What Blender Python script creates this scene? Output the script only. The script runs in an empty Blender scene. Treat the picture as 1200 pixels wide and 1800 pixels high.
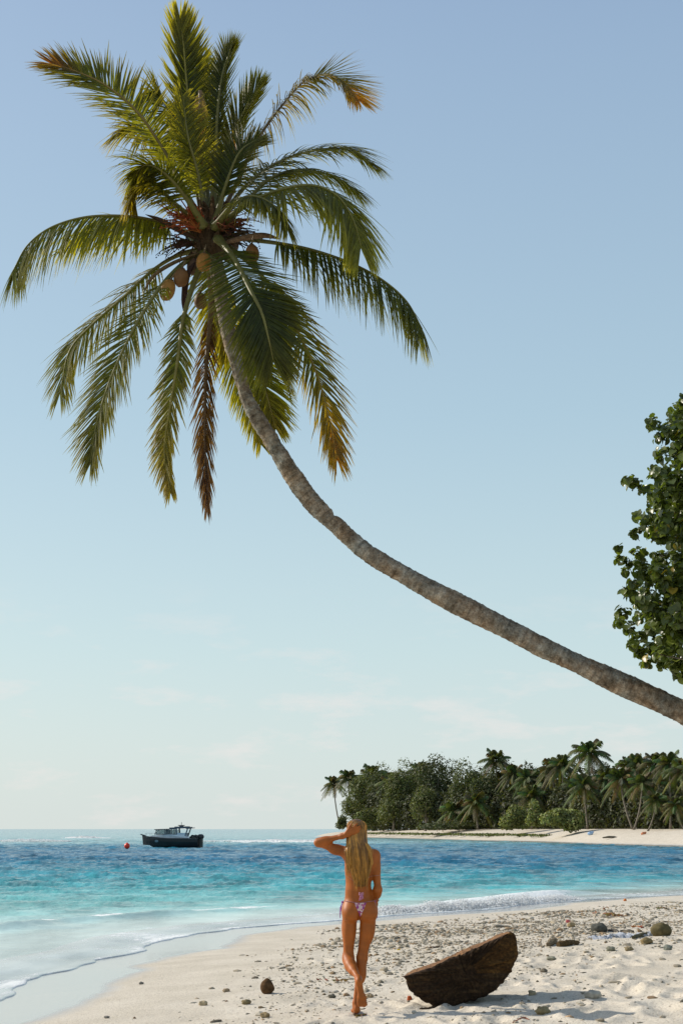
import bpy, math, random
import numpy as np
from mathutils import Vector, Matrix
from mathutils.bvhtree import BVHTree
R = math.radians
rng = np.random.default_rng(7)
random.seed(11)
scn = bpy.context.scene
COL = scn.collection

# ------------------------------------------------------------------ camera
F_PX = 2500.0
PITCH = math.atan(557.0 / F_PX)
CAM = Vector((0.0, 0.0, 1.6))
cd = bpy.data.cameras.new('camera')
cam = bpy.data.objects.new('camera', cd)
COL.objects.link(cam)
cam.location = CAM
cam.rotation_euler = (R(90) + PITCH, 0, 0)
cd.sensor_fit = 'VERTICAL'
cd.sensor_height = 36.0
cd.sensor_width = 24.0
cd.lens = 50.0
cd.clip_start = 0.1
cd.clip_end = 30000
scn.camera = cam

# ------------------------------------------------------------------ light
SUN_EL = 33.0          # degrees
SUN_AZ = 21.0          # degrees ahead of exact left
sd = Vector((-math.cos(R(SUN_AZ)) * math.cos(R(SUN_EL)), math.sin(R(SUN_AZ)) * math.cos(R(SUN_EL)), math.sin(R(SUN_EL))))
sl = bpy.data.lights.new('sun', 'SUN')
sl.energy = 4.2
sl.angle = R(0.53)
sl.color = (1.0, 0.93, 0.82)
so = bpy.data.objects.new('sun', sl)
COL.objects.link(so)
so.rotation_euler = sd.to_track_quat('Z', 'Y').to_euler()
so.location = (-20, 10, 30)

w = bpy.data.worlds.new('World')
scn.world = w
w.use_nodes = True
nt = w.node_tree
nt.nodes.clear()
def N(tree, t, **kw):
    n = tree.nodes.new(t)
    for k, v in kw.items():
        setattr(n, k, v)
    return n
out = N(nt, 'ShaderNodeOutputWorld')
bg = N(nt, 'ShaderNodeBackground')
sky = N(nt, 'ShaderNodeTexSky', sky_type='NISHITA')
sky.sun_disc = False
sky.sun_elevation = R(SUN_EL)
sky.sun_rotation = math.atan2(sd.x, sd.y)
sky.air_density = 1.0
sky.dust_density = 2.2
sky.ozone_density = 1.0
bg.inputs['Strength'].default_value = 0.13
# faint thin clouds low over the horizon, and a milky humid veil over the whole sky
tc = N(nt, 'ShaderNodeTexCoord')
sep = N(nt, 'ShaderNodeSeparateXYZ')
nt.links.new(tc.outputs['Generated'], sep.inputs[0])
mp = N(nt, 'ShaderNodeMapping')
mp.inputs['Scale'].default_value = (11.0, 11.0, 38.0)
mp.inputs['Location'].default_value = (1.3, 0.4, 2.1)
nt.links.new(tc.outputs['Generated'], mp.inputs[0])
nz = N(nt, 'ShaderNodeTexNoise')
nz.inputs['Scale'].default_value = 1.0
nz.inputs['Detail'].default_value = 6.0
nz.inputs['Roughness'].default_value = 0.62
nt.links.new(mp.outputs[0], nz.inputs['Vector'])
cr = N(nt, 'ShaderNodeValToRGB')
cr.color_ramp.elements[0].position = 0.52
cr.color_ramp.elements[0].color = (0, 0, 0, 1)
cr.color_ramp.elements[1].position = 0.66
cr.color_ramp.elements[1].color = (1, 1, 1, 1)
nt.links.new(nz.outputs['Fac'], cr.inputs[0])
band = N(nt, 'ShaderNodeValToRGB')
be = band.color_ramp.elements
be[0].position = 0.0; be[0].color = (0.75, 0.75, 0.75, 1)
be[1].position = 0.17; be[1].color = (0, 0, 0, 1)
e = be.new(0.06); e.color = (0.8, 0.8, 0.8, 1)
e = be.new(0.13); e.color = (0.4, 0.4, 0.4, 1)
nt.links.new(sep.outputs['Z'], band.inputs[0])
cm = N(nt, 'ShaderNodeMath', operation='MULTIPLY')
nt.links.new(cr.outputs[0], cm.inputs[0]); nt.links.new(band.outputs[0], cm.inputs[1])
cm2 = N(nt, 'ShaderNodeMath', operation='MULTIPLY')
cm2.inputs[1].default_value = 0.6
nt.links.new(cm.outputs[0], cm2.inputs[0])
veil = N(nt, 'ShaderNodeValToRGB')          # veil thickness by height above the horizon
ve = veil.color_ramp.elements
ve[0].position = 0.0; ve[0].color = (0.86, 0.86, 0.86, 1)
ve[1].position = 1.0; ve[1].color = (0.35, 0.35, 0.35, 1)
e = ve.new(0.22); e.color = (0.78, 0.78, 0.78, 1)
e = ve.new(0.5); e.color = (0.70, 0.70, 0.70, 1)
nt.links.new(sep.outputs['Z'], veil.inputs[0])
vcol = N(nt, 'ShaderNodeValToRGB')
vc = vcol.color_ramp.elements
vc[0].position = 0.0; vc[0].color = (5.3, 5.85, 5.7, 1)
vc[1].position = 0.6; vc[1].color = (2.3, 3.3, 4.8, 1)
e = vc.new(0.12); e.color = (4.35, 5.5, 5.65, 1)
e = vc.new(0.28); e.color = (3.35, 4.65, 5.35, 1)
nt.links.new(sep.outputs['Z'], vcol.inputs[0])
m1 = N(nt, 'ShaderNodeMixRGB')
nt.links.new(veil.outputs[0], m1.inputs[0])
nt.links.new(sky.outputs[0], m1.inputs[1])
nt.links.new(vcol.outputs[0], m1.inputs[2])
m2 = N(nt, 'ShaderNodeMixRGB')
nt.links.new(cm2.outputs[0], m2.inputs[0])
nt.links.new(m1.outputs[0], m2.inputs[1])
m2.inputs[2].default_value = (6.3, 5.8, 5.6, 1)
nt.links.new(m2.outputs[0], bg.inputs['Color'])
nt.links.new(bg.outputs[0], out.inputs[0])

scn.view_settings.view_transform = 'Standard'
scn.view_settings.look = 'None'
scn.view_settings.gamma = 1
scn.view_settings.use_curve_mapping = False
scn.view_settings.exposure = 0.12
scn.cycles.use_denoising = True
scn.cycles.max_bounces = 6
scn.cycles.transparent_max_bounces = 8

# ------------------------------------------------------------------ helpers
CT, ST = math.cos(PITCH), math.sin(PITCH)
def ray(px, py):
    xc = (px - 600) / F_PX; yc = (900 - py) / F_PX
    return Vector((xc, CT - yc * ST, ST + yc * CT))
def at(px, py, Y):
    """the point of the place seen at a pixel of the photograph, Y metres ahead"""
    d = ray(px, py)
    return CAM + d * (Y / d.y)
def on_level(px, py, z):
    d = ray(px, py)
    return CAM + d * ((z - CAM.z) / d.z)

def tag(o, label=None, cat=None, group=None, kind=None):
    if label: o['label'] = label
    if cat: o['category'] = cat
    if group: o['group'] = group
    if kind: o['kind'] = kind
    return o
def empty(name, loc=(0, 0, 0), rz=0.0):
    o = bpy.data.objects.new(name, None)
    COL.objects.link(o)
    o.empty_display_size = 0.2
    o.location = loc
    o.rotation_euler = (0, 0, rz)
    return o
def mesh_np(name, v, f, mat=None, col=None, attrs=None, parent=None, smooth=False):
    """verts (n,3), faces (m,k) of one size or a list of tuples"""
    me = bpy.data.meshes.new(name)
    v = np.asarray(v, dtype=np.float32)
    if isinstance(f, np.ndarray):
        k = f.shape[1]; m = f.shape[0]
        me.vertices.add(len(v)); me.vertices.foreach_set('co', v.ravel())
        me.loops.add(m * k); me.loops.foreach_set('vertex_index', f.astype(np.int32).ravel())
        me.polygons.add(m); me.polygons.foreach_set('loop_start', np.arange(0, m * k, k, dtype=np.int32))
        me.polygons.foreach_set('loop_total', np.full(m, k, dtype=np.int32))
        me.update(calc_edges=True)
    else:
        me.from_pydata(v.tolist(), [], f)
    if col is not None:
        a = me.color_attributes.new('Col', 'FLOAT_COLOR', 'POINT')
        c = np.ones((len(v), 4), dtype=np.float32); c[:, :3] = col
        a.data.foreach_set('color', c.ravel())
    if attrs:
        for k2, arr in attrs.items():
            a = me.attributes.new(k2, 'FLOAT', 'POINT')
            a.data.foreach_set('value', np.asarray(arr, dtype=np.float32))
    if smooth:
        me.polygons.foreach_set('use_smooth', [True] * len(me.polygons))
    if mat: me.materials.append(mat)
    o = bpy.data.objects.new(name, me)
    COL.objects.link(o)
    if parent: o.parent = parent
    return o

class MB:
    def __init__(s): s.v = []; s.f = []; s.c = []
    def add(s, vs, fs, c=(1, 1, 1)):
        b = len(s.v)
        s.v.extend([tuple(p) for p in vs])
        s.f.extend([tuple(i + b for i in q) for q in fs])
        if isinstance(c, list): s.c.extend(c)
        else: s.c.extend([c] * len(vs))
    def box(s, c, d, rz=0, col=(1, 1, 1), rx=0, ry=0):
        M = Matrix.Rotation(rz, 3, 'Z') @ Matrix.Rotation(rx, 3, 'X') @ Matrix.Rotation(ry, 3, 'Y')
        vs = [Vector(c) + M @ Vector((x * d[0] / 2, y * d[1] / 2, z * d[2] / 2)) for x in (-1, 1) for y in (-1, 1) for z in (-1, 1)]
        s.add(vs, [(0, 1, 3, 2), (4, 6, 7, 5), (0, 4, 5, 1), (2, 3, 7, 6), (0, 2, 6, 4), (1, 5, 7, 3)], col)
    def tube(s, pts, rad, n=8, col=(1, 1, 1), caps=True, jit=0.0, flat=None):
        pts = [Vector(p) for p in pts]
        if not isinstance(rad, (list, tuple, np.ndarray)): rad = [rad] * len(pts)
        cols = col if isinstance(col, list) else [col] * len(pts)
        prev = None; vs = []; cs = []
        for i, p in enumerate(pts):
            t = (pts[min(i + 1, len(pts) - 1)] - pts[max(i - 1, 0)])
            if t.length < 1e-9: t = Vector((0, 0, 1))
            t.normalize()
            if prev is None:
                a = t.cross(Vector((0, 0, 1)))
                if a.length < 0.1: a = t.cross(Vector((0, 1, 0)))
            else:
                a = prev - t * prev.dot(t)
            a.normalize(); prev = a
            b = t.cross(a)
            for k in range(n):
                an = 2 * math.pi * k / n
                r = rad[i] * (1 + (random.uniform(-jit, jit) if jit else 0))
                vs.append(p + a * (math.cos(an) * r) + b * (math.sin(an) * r * (flat or 1)))
                cs.append(cols[i])
        fs = []
        for i in range(len(pts) - 1):
            for k in range(n):
                k2 = (k + 1) % n
                fs.append((i * n + k, i * n + k2, (i + 1) * n + k2, (i + 1) * n + k))
        if caps:
            fs.append(tuple(range(n - 1, -1, -1)))
            fs.append(tuple((len(pts) - 1) * n + k for k in range(n)))
        s.add(vs, fs, cs)
    def ellipsoid(s, c, r, nu=14, nv=9, col=(1, 1, 1), M=None, fn=None):
        vs = []; fs = []
        c = Vector(c)
        for j in range(nv + 1):
            th = math.pi * j / nv
            for i in range(nu):
                ph = 2 * math.pi * i / nu
                q = Vector((math.sin(th) * math.cos(ph), math.sin(th) * math.sin(ph), math.cos(th)))
                k = fn(q) if fn else 1.0
                q = Vector((q.x * r[0], q.y * r[1], q.z * r[2])) * k
                if M: q = M @ q
                vs.append(c + q)
        for j in range(nv):
            for i in range(nu):
                i2 = (i + 1) % nu
                fs.append((j * nu + i, (j + 1) * nu + i, (j + 1) * nu + i2, j * nu + i2))
        s.add(vs, fs, col)
    def build(s, name, mat, parent=None, smooth=False, kind=None):
        o = mesh_np(name, np.array(s.v), s.f, mat, np.array(s.c), parent=parent, smooth=smooth)
        if kind: o['kind'] = kind
        return o

def catmull(P, n):
    P = [Vector(p) for p in P]
    Q = [P[0] * 2 - P[1]] + P + [P[-1] * 2 - P[-2]]
    L = len(P) - 1
    outp = []
    for i in range(n):
        u = i / (n - 1) * L
        k = min(int(u), L - 1); t = u - k
        a, b, c, d = Q[k], Q[k + 1], Q[k + 2], Q[k + 3]
        outp.append(0.5 * ((2 * b) + (c - a) * t + (2 * a - 5 * b + 4 * c - d) * t * t + (3 * b - a - 3 * c + d) * t ** 3))
    return outp

# numpy value noise
_perm = np.random.default_rng(3).random(65536).astype(np.float32)
def vnoise(x, y, seed=0):
    xi = np.floor(x).astype(np.int64); yi = np.floor(y).astype(np.int64)
    fx = x - xi; fy = y - yi
    fx = fx * fx * (3 - 2 * fx); fy = fy * fy * (3 - 2 * fy)
    def h(a, b): return _perm[((a * 73856093) ^ (b * 19349663) ^ (seed * 83492791)) & 65535]
    return (h(xi, yi) * (1 - fx) + h(xi + 1, yi) * fx) * (1 - fy) + (h(xi, yi + 1) * (1 - fx) + h(xi + 1, yi + 1) * fx) * fy
def fbm(x, y, oct=4, seed=0):
    s = 0; a = 0.5
    for o in range(oct):
        s = s + a * (vnoise(x, y, seed + o) - 0.5); x = x * 2.03 + 13.7; y = y * 2.03 + 7.1; a *= 0.5
    return s
def vnoise3(p, seed=0):
    x, y, z = p[..., 0], p[..., 1], p[..., 2]
    return (vnoise(x + 5.1 * z, y - 3.3 * z, seed) + vnoise(y + 4.7 * x, z + 9.1, seed + 1) + vnoise(z - 2.9 * y, x + 4.4, seed + 2)) / 3 - 0.5
def sstep(a, b, x):
    t = np.clip((x - a) / (b - a), 0, 1)
    return t * t * (3 - 2 * t)

# ------------------------------------------------------------------ materials
def mat(name, rough=0.6, spec=0.3, tint=(1, 1, 1), vary=0.25, scale=8.0, bump=0.0, bump_scale=40.0,
        transl=0.0, use_col=True, transl_tint=(1.2, 1.3, 0.5), sss=0.0, coat=0.0, metallic=0.0, detail=4.0, bump_dist=0.01):
    m = bpy.data.materials.new(name)
    m.use_nodes = True
    t = m.node_tree
    b = t.nodes['Principled BSDF']
    b.inputs['Roughness'].default_value = rough
    b.inputs['Specular IOR Level'].default_value = spec
    b.inputs['Metallic'].default_value = metallic
    if coat: b.inputs['Coat Weight'].default_value = coat
    tc = N(t, 'ShaderNodeTexCoord')
    n = N(t, 'ShaderNodeTexNoise')
    n.inputs['Scale'].default_value = scale
    n.inputs['Detail'].default_value = detail
    t.links.new(tc.outputs['Object'], n.inputs['Vector'])
    mr = N(t, 'ShaderNodeMapRange')
    mr.inputs[1].default_value = 0.3; mr.inputs[2].default_value = 0.7
    mr.inputs[3].default_value = 1 - vary; mr.inputs[4].default_value = 1 + vary
    t.links.new(n.outputs['Fac'], mr.inputs[0])
    vm = N(t, 'ShaderNodeVectorMath', operation='SCALE')
    if use_col:
        at_ = N(t, 'ShaderNodeAttribute', attribute_name='Col')
        mm = N(t, 'ShaderNodeVectorMath', operation='MULTIPLY')
        mm.inputs[1].default_value = tint
        t.links.new(at_.outputs['Color'], mm.inputs[0])
        t.links.new(mm.outputs[0], vm.inputs[0])
    else:
        vm.inputs[0].default_value = tint
    t.links.new(mr.outputs[0], vm.inputs['Scale'])
    t.links.new(vm.outputs[0], b.inputs['Base Color'])
    if sss:
        b.inputs['Subsurface Weight'].default_value = sss
        b.inputs['Subsurface Radius'].default_value = (0.02, 0.008, 0.004)
        b.inputs['Subsurface Scale'].default_value = 1.0
    if bump:
        n2 = N(t, 'ShaderNodeTexNoise')
        n2.inputs['Scale'].default_value = bump_scale
        n2.inputs['Detail'].default_value = 5.0
        t.links.new(tc.outputs['Object'], n2.inputs['Vector'])
        bp = N(t, 'ShaderNodeBump')
        bp.inputs['Strength'].default_value = bump
        bp.inputs['Distance'].default_value = bump_dist
        t.links.new(n2.outputs['Fac'], bp.inputs['Height'])
        t.links.new(bp.outputs[0], b.inputs['Normal'])
    if transl:
        tr = N(t, 'ShaderNodeBsdfTranslucent')
        tm = N(t, 'ShaderNodeVectorMath', operation='MULTIPLY')
        tm.inputs[1].default_value = transl_tint
        t.links.new(vm.outputs[0], tm.inputs[0])
        t.links.new(tm.outputs[0], tr.inputs['Color'])
        mx = N(t, 'ShaderNodeMixShader')
        mx.inputs[0].default_value = transl
        t.links.new(b.outputs[0], mx.inputs[1]); t.links.new(tr.outputs[0], mx.inputs[2])
        t.links.new(mx.outputs[0], t.nodes['Material Output'].inputs[0])
    return m

# ------------------------------------------------------------------ shore line and ground height
ZW = -0.37
_shore_px = [(0, 1755), (28, 1743), (70, 1721), (89, 1712), (140, 1698), (173, 1690), (233, 1677), (271, 1664), (299, 1650),
             (355, 1641), (420, 1632), (513, 1624), (560, 1621), (664, 1612), (719, 1608), (833, 1600), (925, 1590), (1109, 1577), (1200, 1573)]
SHORE = [(-60.0, -3000.0), (-9.0, -60.0), (-6.0, -5.0), (-5.0, 8.0), (-4.6, 13.5)]
for q in _shore_px:
    p = on_level(q[0], q[1], ZW); SHORE.append((p.x, p.y))
SHORE += [(16.0, 52.0), (30.0, 62.0), (70.0, 82.0), (200.0, 110.0), (3000.0, 400.0)]
SH = np.array(SHORE)
def shore_d(x, y):
    """signed distance to the swash edge, positive on land"""
    x = np.asarray(x, float); y = np.asarray(y, float)
    best = np.full(x.shape, 1e9); sg = np.ones(x.shape)
    for i in range(len(SH) - 1):
        ax, ay = SH[i]; bx, by = SH[i + 1]
        dx, dy = bx - ax, by - ay
        t = np.clip(((x - ax) * dx + (y - ay) * dy) / (dx * dx + dy * dy), 0, 1)
        qx = ax + t * dx; qy = ay + t * dy
        dd = np.hypot(x - qx, y - qy)
        cr_ = dx * (y - ay) - dy * (x - ax)
        m = dd < best - 1e-9
        best = np.where(m, dd, best); sg = np.where(m, np.where(cr_ > 0, -1.0, 1.0), sg)
    return best * sg
def base_z(x, y, d=None):
    x = np.asarray(x, float); y = np.asarray(y, float)
    if d is None: d = shore_d(x, y)
    sl_ = 0.085 + (0.036 - 0.085) * sstep(17, 32, y) + .014 * sstep(4, 8, x) * sstep(20, 30, y)
    cap = 7.0
    dl = np.where(d > 0, cap * (1 - np.exp(-np.maximum(d, 0) / cap)) * 1.25, 0)
    return ZW + np.where(d > 0, sl_ * dl, np.maximum(0.045 * d, -2.5))
_dr = np.random.default_rng(21)
DENTS = []
for _ in range(170):
    px = _dr.uniform(560, 1290); py = _dr.uniform(1655, 1800)
    if px < 760 and py < 1740 and _dr.random() < .6: continue
    p = on_level(px, py, 0.05)
    DENTS.append((p.x, p.y, _dr.uniform(.05, .11), _dr.uniform(.08, .2), _dr.uniform(-.5, .5), _dr.uniform(.012, .032)))
for (px, py) in [(1085, 1746), (1118, 1754), (1165, 1745), (1160, 1777), (1178, 1789), (1035, 1786), (1050, 1705), (1100, 1700), (960, 1700), (1075, 1725), (1120, 1725)]:
    p = on_level(px, py, 0.08)
    DENTS.append((p.x, p.y, .13, .2, 0.2, .045))
def ground_z(x, y, d=None):
    x = np.asarray(x, float); y = np.asarray(y, float)
    if d is None: d = shore_d(x, y)
    z = base_z(x, y, d)
    dry = sstep(1.6, 4.0, d)
    z = z + dry * (fbm(x / 1.7, y / 1.7, 3, 5) * 0.075 + fbm(x / .33, y / .33, 3, 9) * 0.032) + sstep(.3, 2, d) * fbm(x / 1.1, y / 2.3, 2, 19) * .02
    near = (y > 8) & (y < 32) & (np.abs(x) < 9)
    if np.any(near):
        for (cx, cy, a, b, r, h) in DENTS:
            dx = x - cx; dy = y - cy
            m = (np.abs(dx) < .6) & (np.abs(dy) < .6)
            if not np.any(m): continue
            c_, s_ = math.cos(r), math.sin(r)
            q = np.sqrt(((dx * c_ + dy * s_) / a) ** 2 + ((-dx * s_ + dy * c_) / b) ** 2)
            z = z - np.where(q < 3, h * np.exp(-q ** 2 * 1.1) - h * .45 * np.exp(-(q - 1.75) ** 2 * 4), 0)
    return z
def gz(x, y): return float(ground_z(np.array([x]), np.array([y]))[0])
def on_ground(px, py):
    d = ray(px, py)
    t = np.linspace(8, 60, 1500) / d.y
    X = CAM.x + d.x * t; Y = CAM.y + d.y * t; Z = CAM.z + d.z * t
    g = base_z(X, Y)
    i = int(np.argmax(Z < g)) if np.any(Z < g) else len(t) - 1
    return Vector((X[i], Y[i], gz(X[i], Y[i])))

def polar_grid(angles, radii):
    A, Rr = np.meshgrid(angles, radii)       # rows radii
    X = np.sin(A) * Rr; Y = np.cos(A) * Rr
    nr, na = A.shape
    i = np.arange(nr - 1)[:, None]; j = np.arange(na - 1)[None, :]
    a = i * na + j
    f = np.stack([a, a + 1, a + na + 1, a + na], -1).reshape(-1, 4)
    return X.ravel(), Y.ravel(), f
# ------------------------------------------------------------------ sand
def sand_material():
    m = bpy.data.materials.new('coral_sand'); m.use_nodes = True
    t = m.node_tree; b = t.nodes['Principled BSDF']
    tc = N(t, 'ShaderNodeTexCoord')
    at_ = N(t, 'ShaderNodeAttribute', attribute_name='wet')
    def noise(sc, det=4, ro=.55):
        n = N(t, 'ShaderNodeTexNoise'); n.inputs['Scale'].default_value = sc; n.inputs['Detail'].default_value = det
        n.inputs['Roughness'].default_value = ro
        t.links.new(tc.outputs['Object'], n.inputs['Vector']); return n
    def ramp(src, stops):
        r = N(t, 'ShaderNodeValToRGB'); els = r.color_ramp.elements
        els[0].position, els[0].color = stops[0][0], (*stops[0][1], 1)
        els[1].position, els[1].color = stops[-1][0], (*stops[-1][1], 1)
        for p_, c_ in stops[1:-1]:
            e_ = els.new(p_); e_.color = (*c_, 1)
        t.links.new(src, r.inputs[0]); return r
    n1 = noise(1.3, 5); n2 = noise(38, 3, .7); n3 = noise(160, 2, .7)
    r1 = ramp(n1.outputs['Fac'], [(.3, (.56, .50, .405)), (.7, (.67, .605, .505))])
    r2 = ramp(n2.outputs['Fac'], [(.3, (.62, .58, .54)), (.47, (1, 1, 1)), (.75, (1.08, 1.07, 1.05))])
    r3 = ramp(n3.outputs['Fac'], [(.3, (.7, .68, .66)), (.55, (1.04, 1.04, 1.04))])
    mu = N(t, 'ShaderNodeMixRGB', blend_type='MULTIPLY'); mu.inputs[0].default_value = 1
    t.links.new(r1.outputs[0], mu.inputs[1]); t.links.new(r2.outputs[0], mu.inputs[2])
    mu2 = N(t, 'ShaderNodeMixRGB', blend_type='MULTIPLY'); mu2.inputs[0].default_value = 1
    t.links.new(mu.outputs[0], mu2.inputs[1]); t.links.new(r3.outputs[0], mu2.inputs[2])
    # wet band: darker, glossier
    wadd = N(t, 'ShaderNodeMath', operation='ADD')
    sc = N(t, 'ShaderNodeMath', operation='MULTIPLY_ADD'); sc.inputs[1].default_value = .5; sc.inputs[2].default_value = -.25
    t.links.new(n1.outputs['Fac'], sc.inputs[0])
    t.links.new(at_.outputs['Fac'], wadd.inputs[0]); t.links.new(sc.outputs[0], wadd.inputs[1])
    wr = ramp(wadd.outputs[0], [(.3, (0, 0, 0)), (.75, (1, 1, 1))])
    wet = N(t, 'ShaderNodeMixRGB'); t.links.new(wr.outputs[0], wet.inputs[0])
    t.links.new(mu2.outputs[0], wet.inputs[1]); wet.inputs[2].default_value = (.43, .41, .37, 1)
    t.links.new(wet.outputs[0], b.inputs['Base Color'])
    rr = N(t, 'ShaderNodeMapRange'); rr.inputs[3].default_value = .95; rr.inputs[4].default_value = .12
    t.links.new(wr.outputs[0], rr.inputs[0]); t.links.new(rr.outputs[0], b.inputs['Roughness'])
    sp = N(t, 'ShaderNodeMapRange'); sp.inputs[3].default_value = .05; sp.inputs[4].default_value = .6
    t.links.new(wr.outputs[0], sp.inputs[0]); t.links.new(sp.outputs[0], b.inputs['Specular IOR Level'])
    bn = N(t, 'ShaderNodeBump'); bn.inputs['Distance'].default_value = .012
    st_ = N(t, 'ShaderNodeMapRange'); st_.inputs[3].default_value = .9; st_.inputs[4].default_value = .04
    t.links.new(wr.outputs[0], st_.inputs[0]); t.links.new(st_.outputs[0], bn.inputs['Strength'])
    t.links.new(n2.outputs['Fac'], bn.inputs['Height']); t.links.new(bn.outputs[0], b.inputs['Normal'])
    return m
M_SAND = sand_material()
def spaced(segs):
    o_ = []
    for a, b_, n in segs: o_ += list(np.linspace(a, b_, n, endpoint=False))
    return np.array(o_)
ang = np.concatenate([spaced([(-180, -60, 24), (-60, -20, 30), (-20, -15.5, 20), (-15.5, 15.5, 560), (15.5, 20, 20), (20, 60, 30), (60, 180, 24)]), [180.0]])
ang = np.radians(ang)
rad = np.concatenate([spaced([(.2, 9, 14)]), np.geomspace(9, 50, 440), np.geomspace(52, 7000, 26)])
X, Y, Fq = polar_grid(ang, rad)
D = shore_d(X, Y)
Z = ground_z(X, Y, D)
wet = 1 - sstep(.9, 2.0, D + fbm(X / 1.5, Y / 1.5, 2, 44) * .8)
sand = mesh_np('sand_beach', np.stack([X, Y, Z], 1), Fq, M_SAND, attrs={'wet': wet}, smooth=True)
tag(sand, kind='structure')

# ------------------------------------------------------------------ sea
def sea_height(x, y, d):
    off = np.maximum(-d, 0)
    amp = sstep(0.5, 12, off)
    r = np.random.default_rng(5)
    z = np.zeros_like(x)
    for k in range(26):
        wl = 8.0 * (0.85 ** k)
        th = R(-95) + r.normal(0, .38)
        kx, ky = math.cos(th) * 2 * math.pi / wl, math.sin(th) * 2 * math.pi / wl
        ph = r.uniform(0, 6.28)
        A = .0135 * wl ** .7
        warp = fbm(x / 14, y / 14, 2, 60 + k % 3) * 3
        s_ = np.sin(kx * x + ky * y + ph + warp)
        z += A * (1 - np.abs(s_)) * 2 - A
    fade = 1 - sstep(150, 400, y) * .7
    z = z * amp * fade * (0.8 + 1.4 * fbm(x / 30, y / 20, 2, 71))
    # low waves running on to the sand
    z = z + .08 * np.exp(-((off - 4.6 - 1.2 * fbm(x / 5, y / 5, 2, 81)) / .28) ** 2) * sstep(-1, -4, x) * sstep(60, 30, y)
    z = z + .17 * np.exp(-((off - 2.2 - 1.4 * fbm(x / 2.5, y / 2.5, 2, 83)) / .55) ** 2) * sstep(1.5, 6, x) * sstep(9, 6, x)
    return z
aw = np.radians(np.concatenate([spaced([(-180, -45, 40), (-45, -17, 60), (-17, 17, 460), (17, 45, 60), (45, 180, 40)]), [180.0]]))
rw = np.concatenate([spaced([(2, 14, 10)]), np.geomspace(14, 420, 760), np.geomspace(430, 14000, 30)])
X, Y, Fq = polar_grid(aw, rw)
D = shore_d(X, Y)
keep = (D < 1.5)
off = np.maximum(-D, 0)
gz_ = base_z(X, Y, D)
Zs = ZW + sea_height(X, Y, D) + .012
Zs = np.where(D > -.9, gz_ - .03 - .02 * (D + .9), Zs)
# colour of the water body by depth over the white sand
def mixc(stops, v):
    xs = [s_[0] for s_ in stops]
    return np.stack([np.interp(v, xs, [s_[1][i] for s_ in stops]) for i in range(3)], 1)
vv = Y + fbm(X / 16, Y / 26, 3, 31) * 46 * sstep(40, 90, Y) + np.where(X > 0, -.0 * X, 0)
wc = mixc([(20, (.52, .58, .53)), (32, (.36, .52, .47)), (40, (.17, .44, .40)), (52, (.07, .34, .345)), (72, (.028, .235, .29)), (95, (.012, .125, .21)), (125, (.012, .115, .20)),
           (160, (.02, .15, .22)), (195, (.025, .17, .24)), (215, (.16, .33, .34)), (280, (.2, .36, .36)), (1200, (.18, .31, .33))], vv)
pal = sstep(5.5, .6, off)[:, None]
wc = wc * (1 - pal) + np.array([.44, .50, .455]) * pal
foam = sstep(4.2, .4, off) * (.36 + .5 * fbm(X / .9, Y / 1.6, 3, 87)) + .10 * sstep(9, 3, off)
foam = np.maximum(foam, np.exp(-((off - 5.2 - 1.2 * fbm(X / 5, Y / 5, 2, 81)) / .55) ** 2) * sstep(-0, -3, X) * .75)
foam = np.maximum(foam, np.exp(-((off - 1.9 - 1.4 * fbm(X / 2.5, Y / 2.5, 2, 83)) / 1.0) ** 2) * sstep(-1, 3, X) * sstep(8.5, 6, X) * .62)
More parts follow.
